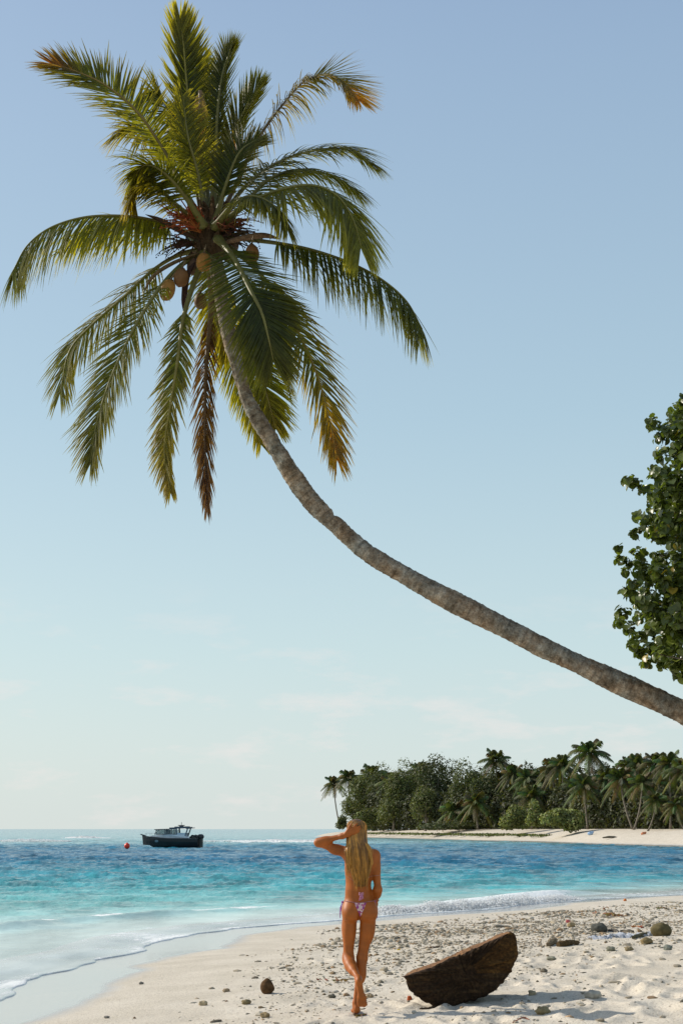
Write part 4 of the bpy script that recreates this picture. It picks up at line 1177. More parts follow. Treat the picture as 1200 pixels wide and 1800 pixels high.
for s in (-1, 1):
    for x in (3.1, 2.5, 1.9): mb.tube([Vector((x, s * (.28 + .3 * (3.1 - x)), 1.02)) * BS, Vector((x, s * (.28 + .3 * (3.1 - x)), 1.38)) * BS], .018 * BS, 5, (.4, .4, .4))
    mb.tube([Vector((x, s * (.28 + .3 * (3.1 - x)), 1.38)) * BS for x in (3.1, 2.5, 1.9, 1.5)], .018 * BS, 5, (.4, .4, .4))
mb.build('bow_rail', M_PAINT, boat)
mb = MB(); mb.tube([Vector((3.1, 0, 1.08)) * BS, Vector((3.55, 0, 1.22)) * BS, Vector((3.75, 0, 1.28)) * BS], [.09 * BS, .07 * BS, .03 * BS], 6, (.03, .03, .03)); mb.build('anchor_roller', M_PAINT, boat)
for s in (-1, 1):
    mb = MB(); mb.ellipsoid(Vector((-3.25, s * .38, 1.02)) * BS, (.33 * BS, .2 * BS, .27 * BS), 10, 7, (.02, .02, .02)); mb.box(Vector((-3.3, s * .38, .45)) * BS, Vector((.3, .22, 1.0)) * BS, 0, (.02, .02, .02))
    mb.build('outboard_motor', M_PAINT, boat)
mb = MB()
for s in (-1, 1): mb.tube([Vector((-2.2, s * 1.0, .9)) * BS, Vector((-2.45, s * 1.0, 1.15)) * BS, Vector((-2.9, s * .95, 1.08)) * BS, Vector((-3.1, s * .9, .8)) * BS], .1 * BS, 6, (.02, .02, .02))
mb.box(Vector((-2.5, 0, .95)) * BS, Vector((.7, 1.9, .2)) * BS, 0, (.03, .03, .03)); mb.build('stern_seat', M_PAINT, boat)
mb = MB(); mb.ellipsoid(Vector((1.6, s * 1.075, .58)) * BS, (.22 * BS, .02, .13 * BS), 12, 6, (.12, .2, .24)); mb.build('hull_emblem', M_PAINT, ho)

boat.scale = (1, 1, 1.1)
bp_ = on_level(223.5, 1491, ZW)
buoy = empty('mooring_buoy', (bp_.x, bp_.y, ZW)); tag(buoy, 'round red-orange buoy floating left of the boat', 'buoy')
br = 5.0 * bp_.y / F_PX
M_BUOY = mat('buoy_plastic', rough=.35, spec=.5, vary=.05)
mb = MB(); mb.ellipsoid((0, 0, br * .75), (br, br, br), 18, 12, (.80, .045, .015)); mb.build('float', M_BUOY, buoy, smooth=True)
mb = MB(); mb.tube([(0, 0, br * 1.65), (0, 0, br * 1.95)], br * .18, 8, (.7, .05, .02)); mb.build('ring_eye', M_BUOY, buoy)
# ------------------------------------------------------------------ the woman
def sdf_capsule(P, a, b, ra, rb):
    a = np.array(a, np.float32); b = np.array(b, np.float32)
    ab = b - a; t = np.clip(((P - a) @ ab) / (ab @ ab), 0, 1)
    return np.linalg.norm(P - a - t[..., None] * ab, axis=-1) - (ra + (rb - ra) * t)
def sdf_ell(P, c, r, M=None):
    q = P - np.array(c, np.float32)
    if M is not None: q = q @ M
    r = np.array(r, np.float32)
    k0 = np.linalg.norm(q / r, axis=-1); k1 = np.linalg.norm(q / (r * r), axis=-1)
    return k0 * (k0 - 1) / np.maximum(k1, 1e-6)
def smin(a, b, k):
    h = np.maximum(k - np.abs(a - b), 0) / k
    return np.minimum(a, b) - h * h * k * .25
def rotz(a): c, s = math.cos(a), math.sin(a); return np.array([[c, -s, 0], [s, c, 0], [0, 0, 1]], np.float32)
def rotx(a): c, s = math.cos(a), math.sin(a); return np.array([[1, 0, 0], [0, c, -s], [0, s, c]], np.float32)
def roty(a): c, s = math.cos(a), math.sin(a); return np.array([[c, 0, s], [0, 1, 0], [-s, 0, c]], np.float32)
H_ = .0056
lo = np.array([-.44, -.46, -.02]); hi = np.array([.26, .32, 1.73])
nx, ny, nz = [int(math.ceil((hi[i] - lo[i]) / H_)) for i in range(3)]
def field(prims, k, bound=.07):
    F = np.full((nx, ny, nz), .5, np.float32)
    for pr in prims:
        kind = pr[0]
        if kind == 'c':
            a, b, ra, rb = pr[1:5]; m = np.minimum(a, b) - max(ra, rb) - bound; M_ = np.maximum(a, b) + max(ra, rb) + bound
        else:
            c, r = pr[1:3]; m = np.array(c) - max(r) - bound; M_ = np.array(c) + max(r) + bound
        i0 = np.clip(((m - lo) / H_).astype(int), 0, [nx, ny, nz]); i1 = np.clip(((M_ - lo) / H_).astype(int) + 1, 0, [nx, ny, nz])
        if np.any(i1 <= i0): continue
        gx = lo[0] + np.arange(i0[0], i1[0]) * H_; gy = lo[1] + np.arange(i0[1], i1[1]) * H_; gz2 = lo[2] + np.arange(i0[2], i1[2]) * H_
        P = np.stack(np.meshgrid(gx, gy, gz2, indexing='ij'), -1).astype(np.float32)
        d = sdf_capsule(P, a, b, ra, rb) if kind == 'c' else sdf_ell(P, c, r, pr[3] if len(pr) > 3 else None)
        sl = (slice(i0[0], i1[0]), slice(i0[1], i1[1]), slice(i0[2], i1[2]))
        kk = pr[-1] if isinstance(pr[-1], float) and kind == 'e' and len(pr) > 4 else k
        F[sl] = smin(F[sl], d, kk)
    return F
def surface_nets(F, o, h):
    s = F < 0
    c = [(0, 0, 0), (1, 0, 0), (0, 1, 0), (1, 1, 0), (0, 0, 1), (1, 0, 1), (0, 1, 1), (1, 1, 1)]
    E = [(0, 1), (2, 3), (4, 5), (6, 7), (0, 2), (1, 3), (4, 6), (5, 7), (0, 4), (1, 5), (2, 6), (3, 7)]
    nx_, ny_, nz_ = [n - 1 for n in F.shape]
    def sub(A, q): return A[q[0]:q[0] + nx_, q[1]:q[1] + ny_, q[2]:q[2] + nz_]
    cnt8 = sum(sub(s, q).astype(np.int8) for q in c)
    I = np.argwhere((cnt8 > 0) & (cnt8 < 8))
    pos = np.zeros((len(I), 3)); n = np.zeros(len(I))
    for a, b in E:
        qa, qb = np.array(c[a]), np.array(c[b])
        ia = I + qa; ib = I + qb
        fa = F[ia[:, 0], ia[:, 1], ia[:, 2]]; fb_ = F[ib[:, 0], ib[:, 1], ib[:, 2]]
        m = (fa < 0) != (fb_ < 0)
        t = np.where(m, fa / np.where(m, fa - fb_, 1), 0)
        pos += m[:, None] * (I + qa + t[:, None] * (qb - qa)); n += m
    V = o + pos / n[:, None] * h
    idx = -np.ones((nx_, ny_, nz_), int); idx[I[:, 0], I[:, 1], I[:, 2]] = np.arange(len(I))
    Q = []
    for ax in range(3):
        sl0 = [slice(None)] * 3; sl1 = [slice(None)] * 3; sl0[ax] = slice(0, -1); sl1[ax] = slice(1, None)
        A = s[tuple(sl0)]; B = s[tuple(sl1)]
        J = np.argwhere(A != B)
        o1, o2 = [(1, 2), (2, 0), (0, 1)][ax]
        ok = (J[:, o1] > 0) & (J[:, o2] > 0) & (J[:, o1] < idx.shape[o1]) & (J[:, o2] < idx.shape[o2]) & (J[:, ax] < idx.shape[ax]); J = J[ok]
        def g(d1, d2):
            K = J.copy(); K[:, o1] -= d1; K[:, o2] -= d2
            return idx[K[:, 0], K[:, 1], K[:, 2]]
        q = np.stack([g(1, 1), g(0, 1), g(0, 0), g(1, 0)], 1)
        fl = ~A[J[:, 0], J[:, 1], J[:, 2]]
        q[fl] = q[fl][:, ::-1]
        Q.append(q[(q >= 0).all(1)])
    return V, np.concatenate(Q)
v3 = lambda *a: np.array(a, np.float32)
def cap(a, b, ra, rb): return ('c', v3(*a), v3(*b), ra, rb)
def ell(c, r, M=None): return ('e', v3(*c), v3(*r), M)
torso = [ell((0.006, .0, .925), (.148, .092, .088)), ell((-.005, .0, 1.02), (.112, .078, .10)), ell((-.005, .0, 1.10), (.106, .076, .10)),
         ell((.000, .005, 1.21), (.122, .082, .11)), ell((.012, .005, 1.31), (.135, .080, .10)), ell((.018, -.01, 1.385), (.125, .055, .045)),
         ell((-.072, -.045, .868), (.078, .080, .078)), ell((.090, -.045, .872), (.078, .080, .080)),
         ell((-.055, .085, 1.27), (.056, .05, .056)), ell((.075, .085, 1.26), (.056, .05, .056)),
         ell((-.05, -.055, 1.34), (.05, .03, .07)), ell((.09, -.055, 1.33), (.05, .03, .07)),
         cap((.015, 0, 1.40), (-.005, .005, 1.50), .046, .040)]
legL = [cap((-.078, -.0, .86), (-.097, .015, .50), .063, .045), ell((-.092, .012, .74), (.060, .074, .13)), ell((-.094, .022, .482), (.044, .050, .055)),
        cap((-.097, .005, .475), (-.010, -.285, .335), .044, .025), ell((-.080, -.075, .425), (.043, .048, .05)), cap((-.092, -.02, .45), (-.055, -.15, .385), .045, .037),
        ell((-.008, -.300, .330), (.027, .033, .032))]
legR = [cap((.092, .0, .86), (.030, .02, .50), .066, .045), ell((.082, .01, .75), (.064, .076, .14)), ell((.028, .028, .475), (.043, .048, .058)),
        cap((.026, .015, .47), (-.030, -.010, .12), .039, .024), ell((.020, -.012, .365), (.046, .050, .095)), ell((-.033, -.010, .085), (.027, .034, .036))]
footR = [ell((-.022, -.035, .058), (.028, .032, .036)), cap((-.022, -.02, .055), (-.030, .11, .030), .030, .030), ell((-.030, .10, .028), (.044, .05, .022))]
for k in range(5):
    footR.append(cap((-.060 + .015 * k, .135 + .004 * k, .020), (-.064 + .0165 * k, .165 + .006 * min(k, 3) - (.010 if k == 4 else 0), .014), .0105 + .001 * k, .009 + .001 * k))
footL = [ell((-.006, -.330, .318), (.028, .028, .034)), cap((-.004, -.322, .305), (.016, -.318, .190), .030, .029), ell((.020, -.315, .178), (.043, .022, .045))]
for k in range(5):
    footL.append(cap((-.012 + .0165 * k, -.316, .150 - .003 * k + (.004 if k == 4 else 0)), (-.008 + .0175 * k, -.318, .118 - (.0 if k < 4 else -.014) - .002 * k), .0110, .0088 + (.002 if k == 0 else 0)))
armL = [ell((-.098, .0, 1.390), (.055, .05, .050)), cap((-.105, -.0, 1.388), (-.365, .015, 1.476), .046, .030), ell((-.20, .0, 1.416), (.07, .039, .043)),
        ell((-.370, .012, 1.480), (.031, .031, .031)), cap((-.367, .008, 1.483), (-.140, -.075, 1.540), .033, .020), ell((-.30, -.012, 1.498), (.06, .033, .033)),
        cap((-.150, -.075, 1.537), (-.118, -.088, 1.548), .021, .022)]
handL = [ell((-.090, -.100, 1.566), (.047, .018, .034), roty(-.55).astype(np.float32))]
kn = [((-.065, -.108, 1.600), (-.035, -.118, 1.628), (-.012, -.112, 1.646)), ((-.052, -.110, 1.588), (-.018, -.120, 1.612), (.010, -.116, 1.628)),
      ((-.045, -.110, 1.574), (-.012, -.120, 1.594), (.015, -.117, 1.608)), ((-.045, -.108, 1.558), (-.016, -.116, 1.572), (.004, -.114, 1.582))]
for q in kn:
    handL += [cap((-.09, -.098, 1.566), q[0], .011, .0098), cap(q[0], q[1], .0096, .0086), cap(q[1], q[2], .0086, .0070)]
handL += [cap((-.105, -.098, 1.580), (-.085, -.104, 1.618), .0125, .010), cap((-.085, -.104, 1.618), (-.068, -.104, 1.645), .0098, .008)]
armR = [ell((.148, .0, 1.365), (.048, .050, .055)), cap((.150, .0, 1.355), (.172, -.03, 1.075), .041, .031), ell((.155, -.005, 1.27), (.036, .038, .075)),
        ell((.172, -.028, 1.068), (.029, .029, .032)), cap((.172, -.028, 1.065), (.150, .135, .935), .032, .020), ell((.169, .0, 1.03), (.030, .032, .04)),
        cap((.150, .135, .935), (.146, .150, .915), .021, .022)]
handR = [ell((.138, .158, .890), (.018, .026, .042))]
for k in range(4):
    y_ = .135 + .014 * k
    handR += [cap((.136, y_, .865), (.126, y_ + .012, .832), .0095, .009), cap((.126, y_ + .012, .832), (.110, y_ + .006, .808), .009, .0075)]
handR += [cap((.142, .125, .895), (.130, .105, .860), .012, .009)]
head = [ell((-.020, .000, 1.592), (.073, .088, .086)), ell((-.020, .045, 1.545), (.055, .055, .058)), ell((-.020, .080, 1.505), (.024, .022, .022)),
        ell((-.020, .098, 1.560), (.011, .016, .018)), cap((-.020, .092, 1.585), (-.020, .104, 1.558), .007, .010), ell((-.020, .091, 1.530), (.020, .010, .007)),
        ell((-.020, .089, 1.522), (.018, .010, .006)), ell((.052, .005, 1.578), (.009, .018, .030)), ell((-.092, .005, 1.578), (.009, .018, .030))]
F = field(torso, .06)
A_ = smin(F, field(legL, .035), .03); B_ = smin(F, field(legR, .035), .03); F = smin(A_, B_, .009)
for grp, k_in, k_out in ((armL, .03, .045), (armR, .03, .035), (head, .02, .03)):
    G = field(grp, k_in); F = smin(F, G, k_out)
F = smin(F, field(footR, .014, .03), .02); F = smin(F, field(footL, .014, .03), .02)
F = smin(F, field(handL, .010, .03), .012); F = smin(F, field(handR, .010, .03), .012)
# cleft between the buttocks, spine hollow, eye hollows
gx = lo[0] + np.arange(nx) * H_; gy = lo[1] + np.arange(ny) * H_; gz2 = lo[2] + np.arange(nz) * H_
GX, GY, GZ = np.meshgrid(gx, gy, gz2, indexing='ij', sparse=True)
cleft = .016 * np.exp(-((GX - .003) / .013) ** 2) * np.exp(-((GZ - .855) / .055) ** 2) * (GY < -.03)
F = F + cleft.astype(np.float32)
F = F + (.008 * np.exp(-((GX - .006) / .018) ** 2) * np.exp(-((GZ - 1.12) / .16) ** 2) * (GY < 0)).astype(np.float32)
V, Q = surface_nets(F, lo, H_)
# relax once
acc = np.zeros_like(V); cnt = np.zeros(len(V))
for a, b in ((0, 1), (1, 2), (2, 3), (3, 0)):
    np.add.at(acc, Q[:, a], V[Q[:, b]]); np.add.at(cnt, Q[:, a], 1); np.add.at(acc, Q[:, b], V[Q[:, a]]); np.add.at(cnt, Q[:, b], 1)
V = V * .5 + acc / cnt[:, None] * .5
wp_ = on_ground(628, 1782)
WZ = gz(wp_.x, wp_.y)
woman = empty('person', (wp_.x + .015, wp_.y, WZ - .0))
tag(woman, 'blonde person in a patterned bikini seen from behind, hand on head, one foot lifted', 'person')
woman.scale = (1.0, 1.0, 1.013)
skin = mat('tanned_skin', rough=.5, spec=.3, vary=.08, scale=12, sss=.06)
base_c = np.array([.345, .095, .013])
sc_ = np.ones((len(V), 1))
tone = 1 + .45 * vnoise3(V * 6, 3)[:, None] + .2 * vnoise3(V * 23, 6)[:, None]
pale = np.exp(-(((V[:, 0] - .004) / .10) ** 2 + ((V[:, 2] - .93) / .035) ** 2)) * (V[:, 1] < 0) * .25
colr = base_c * tone * (1 + pale[:, None])
sole = (sstep(-.335, -.345, V[:, 1]) * (V[:, 2] < .34) * (V[:, 2] > .05))[:, None]
colr = colr * (1 - .0 * sole)
body = mesh_np('body', V, Q, skin, col=colr, parent=woman, smooth=True)
bvh = BVHTree.FromPolygons([tuple(p) for p in V], [tuple(q) for q in Q.tolist()])
for s in (-1, 1):
    mb = MB(); mb.ellipsoid((-.020 + s * .026, .083, 1.578), (.010, .008, .007), 10, 6, (.7, .68, .65)); mb.ellipsoid((-.020 + s * .026, .0895, 1.578), (.004, .002, .004), 8, 4, (.03, .03, .03))
    mb.build('eye', mat('eye_surface', rough=.2, vary=0), woman, smooth=True)
# bikini: patterned cloth laid on the skin
def fabric():
    m = bpy.data.materials.new('patterned_bikini_cloth'); m.use_nodes = True; t = m.node_tree; b = t.nodes['Principled BSDF']; b.inputs['Roughness'].default_value = .7
    tc = N(t, 'ShaderNodeTexCoord'); vo = N(t, 'ShaderNodeTexVoronoi'); vo.inputs['Scale'].default_value = 62
    t.links.new(tc.outputs['Object'], vo.inputs['Vector'])
    r = N(t, 'ShaderNodeValToRGB'); r.color_ramp.interpolation = 'CONSTANT'; e = r.color_ramp.elements
    e[0].position = 0; e[0].color = (.34, .06, .22, 1); e[1].position = .36; e[1].color = (.70, .50, .46, 1)
    q = e.new(.55); q.color = (.5, .10, .16, 1); q = e.new(.68); q.color = (.75, .66, .6, 1); q = e.new(.86); q.color = (.45, .12, .22, 1)
    sp = N(t, 'ShaderNodeSeparateColor'); t.links.new(vo.outputs['Color'], sp.inputs[0]); t.links.new(sp.outputs[0], r.inputs[0])
    t.links.new(r.outputs[0], b.inputs['Base Color']); return m
M_BIK = fabric()
M_STR = mat('bikini_string', rough=.7, vary=.3, scale=80)
def surf(p, dirv, off=.0035):
    h, n_, i_, d_ = bvh.ray_cast(Vector(p), Vector(dirv))
    return (h + n_ * off if n_.dot(Vector(dirv)) < 0 else h - n_ * off) if h else None
def patch(fn_pts, dirv, nu, nv, name, parent):
    vs = []; ok = True
    for j in range(nv + 1):
        for i in range(nu + 1):
            p = fn_pts(i / nu, j / nv); q = surf(p, dirv)
            vs.append(q if q else Vector(p) + Vector(dirv) * .3)
    n0 = len(vs); inner = []
    for q in vs: inner.append(q + Vector(dirv) * .004)
    fs = [(j * (nu + 1) + i, j * (nu + 1) + i + 1, (j + 1) * (nu + 1) + i + 1, (j + 1) * (nu + 1) + i) for j in range(nv) for i in range(nu)]
    fs += [tuple(k + n0 for k in reversed(f)) for f in fs]
    return mesh_np(name, np.array([tuple(p) for p in vs + inner]), fs, M_BIK, parent=parent, smooth=True)
bb = patch(lambda u, v: ((.012 + (u - .5) * (.098 * (1 - v) ** 1.0 + .010)), -.4, .958 - .115 * v), (0, 1, 0), 12, 16, 'bikini_bottom', woman)
patch(lambda u, v: ((.0 + (u - .5) * (.13 * (1 - v) ** .9 + .012)), .4, .955 - .13 * v), (0, -1, 0), 12, 14, 'bikini_front', bb)
def string(path3, r=.0032, col=(.34, .15, .14), off=.003, parent=None, name='bikini_string'):
    P = []
    for p, dv in path3:
        q = surf(p, dv, off); P.append(q if q else Vector(p))
    mb = MB(); mb.tube(catmull(P, len(P) * 3), r, 6, col); return mb.build(name, M_STR, parent or woman, smooth=True)
ringp = []
for k in range(33):
    a_ = 2 * math.pi * k / 32
    z_ = .958 + .016 * abs(math.cos(a_)) ** 1.5
    c_ = (math.cos(a_) * .35, -math.sin(a_) * .3, z_); ringp.append((c_, (-math.cos(a_), math.sin(a_) * .8, 0)))
string(ringp, .0034, parent=bb, name='waist_string')
for s in (-1, 1):
    mb = MB(); x0 = s * .142 - .002
    for k in range(3):
        mb.tube([(x0, -.005, .968), (x0 + s * (.012 + .006 * k), -.02 + .01 * k, .935 - .01 * k), (x0 + s * (.018 + .004 * k), -.02 + .012 * k, .885 - .03 * k)], .0035, 6, (.30, .07, .32))
    mb.ellipsoid((x0 + s * .004, -.008, .962), (.010, .010, .012), 8, 6, (.3, .07, .32)); mb.build('side_tie', M_STR, bb)
mb = MB()
for k in range(4):
    x_ = .022 + (k - 1.5) * .008
    mb.tube([(.02, -.092, 1.045), (x_, -.106, 1.015), (x_ + (k - 1.5) * .004, -.110, .978 + .006 * k)], .0034, 6, (.55, .22, .36))
for s in (-1, 1): mb.tube([(.02, -.094, 1.04), (.02 + s * .018, -.106, 1.048), (.02 + s * .020, -.110, 1.028), (.02, -.098, 1.036)], .0036, 6, (.62, .3, .42))
bt = string([((math.cos(2 * math.pi * k / 32) * .35 + .0, -math.sin(2 * math.pi * k / 32) * .3, 1.20 if 16 < k < 32 else 1.12 + .08 * abs(math.cos(2 * math.pi * k / 32))), (-math.cos(2 * math.pi * k / 32), math.sin(2 * math.pi * k / 32), 0)) for k in range(33) if not (k in (0, 16, 32))], .0018, (.40, .2, .15), name='bikini_top_string')
mb.build('back_tie', M_STR, bt)
for s in (-1, 1):
    patch(lambda u, v: ((.010 + s * .062 + (u - .5) * (.115 * (1 - v) + .008)), .4, 1.215 + .115 * v), (0, -1, 0), 10, 10, 'bikini_cup', bt)
# hair: a cap on the skull and long locks down the back
M_HAIR = mat('blonde_hair', rough=.42, spec=.5, vary=.2, scale=30, transl=.07, transl_tint=(1.5, 1.2, .7))
hr = random.Random(12)
hm = MB()
hc = Vector((-.020, .000, 1.596))
hm.ellipsoid(hc + Vector((0, -.008, .004)), (.081, .092, .088), 30, 20, (.13, .065, .02), fn=lambda q: 1.0 if not (q.y > .35 and q.z < .45) else .82)
# dense core under the locks
core = []
for (z, cx, w, y, th) in ((1.60, -.018, .070, -.045, .045), (1.52, -.016, .080, -.075, .035), (1.45, -.010, .095, -.085, .032), (1.38, .000, .100, -.090, .026), (1.30, .006, .098, -.098, .020), (1.22, .010, .085, -.094, .016), (1.15, .014, .062, -.090, .012), (1.10, .016, .040, -.090, .006)):
    core.append((z, cx, w, y, th))
vs = []; cs = []
for z, cx, w, y, th in core:
    for k in range(16):
        a_ = 2 * math.pi * k / 16
        vs.append((cx + math.cos(a_) * w, y + math.sin(a_) * th, z)); cs.append((.11, .055, .016))
fs = [(j * 16 + k, j * 16 + (k + 1) % 16, (j + 1) * 16 + (k + 1) % 16, (j + 1) * 16 + k) for j in range(7) for k in range(16)]
hm.add(vs, fs, cs)
# locks run from the parting over the skull and fall to the small of the back
tips = [(-.075, 1.10), (-.045, 1.085), (-.02, 1.12), (.01, 1.08), (.035, 1.07), (.06, 1.06), (.085, 1.14), (.10, 1.22), (-.1, 1.22), (-.09, 1.17)]
clumps = [(-1.25 + 2.5 * (q + .5) / 46 + hr.gauss(0, .03), hr.uniform(1.06, 1.32) if hr.random() < .4 else hr.uniform(1.05, 1.14), hr.gauss(0, .012), hr.random(), hr.gauss(0, .012)) for q in range(46)]
for k in range(920):
    cq = clumps[k % 46]; shr = abs(hr.gauss(0, .5))
    a_ = cq[0] + hr.gauss(0, .035)
    top = hc + Vector((math.sin(a_ * .5) * .03, .04 - .03 * hr.random(), .088))
    f0 = a_ / 1.25
    zt = cq[1] + abs(hr.gauss(0, .03))
    xt = .012 + cq[0] / 1.25 * .085 * (1 if zt > 1.15 else .8) + cq[2] + hr.gauss(0, .0022)
    if f0 < -.75: zt = hr.uniform(1.14, 1.42); xt = -.10 + hr.gauss(0, .01)
    r_ = 1.03 + hr.uniform(-.01, .05)
    p1 = hc + Vector((math.sin(a_) * .076 * r_, -math.cos(a_) * .086 * r_ + .0, .055))
    p2 = hc + Vector((math.sin(a_) * .084 * r_, -math.cos(a_) * .096 * r_ - .004, -.010))
    yb = -.112 - .012 * math.cos(a_) + cq[4] + hr.uniform(-.004, .005)
    p3 = Vector((-.015 + f0 * .092, -.112 * math.cos(a_ * .7) - .008, 1.48))
    p4 = Vector((-.005 + f0 * .112 + hr.gauss(0, .005), yb - .002, 1.40))
    p5 = Vector((.004 + f0 * .108 + hr.gauss(0, .006), yb, 1.30))
    p6 = Vector((xt, -.108 + hr.uniform(-.01, .006), max(zt, 1.04) + .06 if zt < 1.2 else (zt + 1.3) / 2 - .01))
    p7 = Vector((xt + hr.gauss(0, .006), -.100 + hr.uniform(-.012, .004), zt))
    if zt > 1.3: P = [top, p1, p2, p3, p4, p7]
    else: P = [top, p1, p2, p3, p4, p5, p6, p7]
    C_ = catmull(P, 22)
    ph = cq[2] * 300 + hr.uniform(-.5, .5); am = hr.uniform(.002, .006) * (.6 + cq[3])
    C_ = [c + Vector((am * math.sin(ph + i * .55), 0, 0)) for i, c in enumerate(C_)]
    side_l = max(0, -f0) + (.5 if f0 > .8 else 0)
    c0 = lerp3((.06, .022, .005), (.76, .36, .06), min(1, max(0, cq[3] * .75 + .25 * side_l + hr.gauss(0, .12))))
    rr0 = hr.uniform(.0018, .0040)
    hm.tube(C_, [rr0 * (1 if i < 15 else max(.12, (21 - i) / 7)) for i in range(22)], 4, [lerp3(lerp3(c0, (.10, .05, .018), .55), c0, min(1, i / 6)) if i < 6 else lerp3(c0, (.68, .33, .055), (i - 6) / 15 * .5) for i in range(22)], caps=False)
hair = hm.build('hair', M_HAIR, woman, smooth=True)

# ------------------------------------------------------------------ the half log
lg = on_ground(790, 1766)
def log_mesh():
    # profile in the plane of the cut face, measured from the photograph, metres
    s = lg.y / F_PX / CT
    oc = [(715, 1716), (737, 1706), (765, 1694), (800, 1676), (836, 1662), (866, 1648), (880, 1642.5), (893, 1643), (901, 1652), (905, 1672), (903, 1688), (893, 1706), (882, 1724), (871, 1736), (846, 1750), (815, 1759), (785, 1767), (768, 1766), (748, 1757), (731, 1746), (722, 1733)]
    oc = [(x, y + (10 * min(1, (x - 715) / 90) * min(1, (905 - x) / 25) if y < 1717 and x < 900 else 0)) for x, y in oc]
    P = [Vector(((x - 790) * s, 0, (1766 - y) * s * .99)) for x, y in oc]
    # resample
    pts = []
    for i in range(len(P)):
        a = P[i]; b = P[(i + 1) % len(P)]; n = max(2, int((b - a).length / .018))
        for k in range(n): pts.append(a.lerp(b, k / n))
    n = len(pts); cx = sum((p.x for p in pts)) / n; cz = sum((p.z for p in pts)) / n
    V = []; F_ = []; CL = []
    depth = [(-.012, .93), (.0, .985), (.02, 1.0), (.08, 1.0), (.16, .99), (.26, .97), (.36, .95), (.56, .92), (.62, .88), (.64, .8)]
    front = [.25, .5, .72, .87]
    rings = [(-.018 - .004 * i, f) for i, f in enumerate(front)] 
    rings = [(-.02, f) for f in front] + depth + [(.65, .55), (.65, .25)]
    for yy, f in rings:
        for p in pts:
            sh = yy * .30             # the far end lies a little to the left and lower
            x = cx + (p.x - cx) * f; z = cz + (p.z - cz) * f
            q = np.array([x * 9, yy * 9, z * 9]); nn = float(vnoise3(q, 12)) * .045 + float(vnoise3(q * 3.3, 15)) * .022
            dx, dz = p.x - cx, p.z - cz; L = math.hypot(dx, dz)
            if f >= .87: x += dx / L * nn; z += dz / L * nn
            y2 = yy + (float(vnoise3(np.array([p.x * 30, yy, p.z * 4]), 17)) * .03 if yy < 0 else 0) + (float(vnoise3(q * 2, 19)) * .04)
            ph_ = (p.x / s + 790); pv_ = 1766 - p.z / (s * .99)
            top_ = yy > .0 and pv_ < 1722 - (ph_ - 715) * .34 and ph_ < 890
            CL.append((4.6, 4.2, 3.9) if top_ else (1.5, 1.3, .8) if (ph_ > 888 and pv_ < 1712) else (.8, .8, .8))  # sunlit top and bounce-lit right end painted paler into the wood colour
            V.append((x + yy * .10, y2 + x * .12, z))
    m = len(rings)
    for j in range(m - 1):
        for k in range(n):
            k2 = (k + 1) % n; F_.append((j * n + k, (j + 1) * n + k, (j + 1) * n + k2, j * n + k2))
    F_.append(tuple(range(n))); F_.append(tuple((m - 1) * n + k for k in reversed(range(n))))
    return V, F_, CL
def log_material():
    m = bpy.data.materials.new('rotting_wood'); m.use_nodes = True; t = m.node_tree; b = t.nodes['Principled BSDF']; b.inputs['Roughness'].default_value = .85; b.inputs['Specular IOR Level'].default_value = .15
    tc = N(t, 'ShaderNodeTexCoord'); mp_ = N(t, 'ShaderNodeMapping'); mp_.inputs['Rotation'].default_value = (0, R(22), 0); mp_.inputs['Scale'].default_value = (3, 12, 16)
    t.links.new(tc.outputs['Object'], mp_.inputs[0])
    n = N(t, 'ShaderNodeTexNoise'); n.inputs['Scale'].default_value = 1.4; n.inputs['Detail'].default_value = 7; n.inputs['Roughness'].default_value = .7; t.links.new(mp_.outputs[0], n.inputs[0])
    n2 = N(t, 'ShaderNodeTexNoise'); n2.inputs['Scale'].default_value = 40; n2.inputs['Detail'].default_value = 4; t.links.new(tc.outputs['Object'], n2.inputs[0])
    r = N(t, 'ShaderNodeValToRGB'); e = r.color_ramp.elements; e[0].position = .32; e[0].color = (.020, .011, .006, 1); e[1].position = .8; e[1].color = (.17, .10, .05, 1)
    q = e.new(.5); q.color = (.050, .028, .014, 1); q = e.new(.62); q.color = (.085, .05, .022, 1)
    t.links.new(n.outputs['Fac'], r.inputs[0])
    mr = N(t, 'ShaderNodeMapRange'); mr.inputs[1].default_value = .3; mr.inputs[2].default_value = .7; mr.inputs[3].default_value = .45; mr.inputs[4].default_value = 1.35; t.links.new(n2.outputs['Fac'], mr.inputs[0])
    sc = N(t, 'ShaderNodeVectorMath', operation='SCALE'); t.links.new(r.outputs[0], sc.inputs[0]); t.links.new(mr.outputs[0], sc.inputs['Scale'])
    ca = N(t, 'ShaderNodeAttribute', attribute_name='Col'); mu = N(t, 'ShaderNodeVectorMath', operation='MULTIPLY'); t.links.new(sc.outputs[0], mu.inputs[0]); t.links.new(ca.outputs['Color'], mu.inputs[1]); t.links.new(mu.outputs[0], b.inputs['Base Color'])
    bp = N(t, 'ShaderNodeBump'); bp.inputs['Strength'].default_value = 1; bp.inputs['Distance'].default_value = .03; t.links.new(n.outputs['Fac'], bp.inputs['Height'])
    bq = N(t, 'ShaderNodeBump'); bq.inputs['Strength'].default_value = .8; bq.inputs['Distance'].default_value = .008; t.links.new(n2.outputs['Fac'], bq.inputs['Height']); t.links.new(bp.outputs[0], bq.inputs['Normal']); t.links.new(bq.outputs[0], b.inputs['Normal'])
    return m
M_LOG = log_material()
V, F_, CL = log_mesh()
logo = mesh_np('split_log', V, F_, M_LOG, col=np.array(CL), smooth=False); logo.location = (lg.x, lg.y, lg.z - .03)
tag(logo, 'big dark half-moon chunk of tree trunk tilted on the sand right of the woman', 'log')

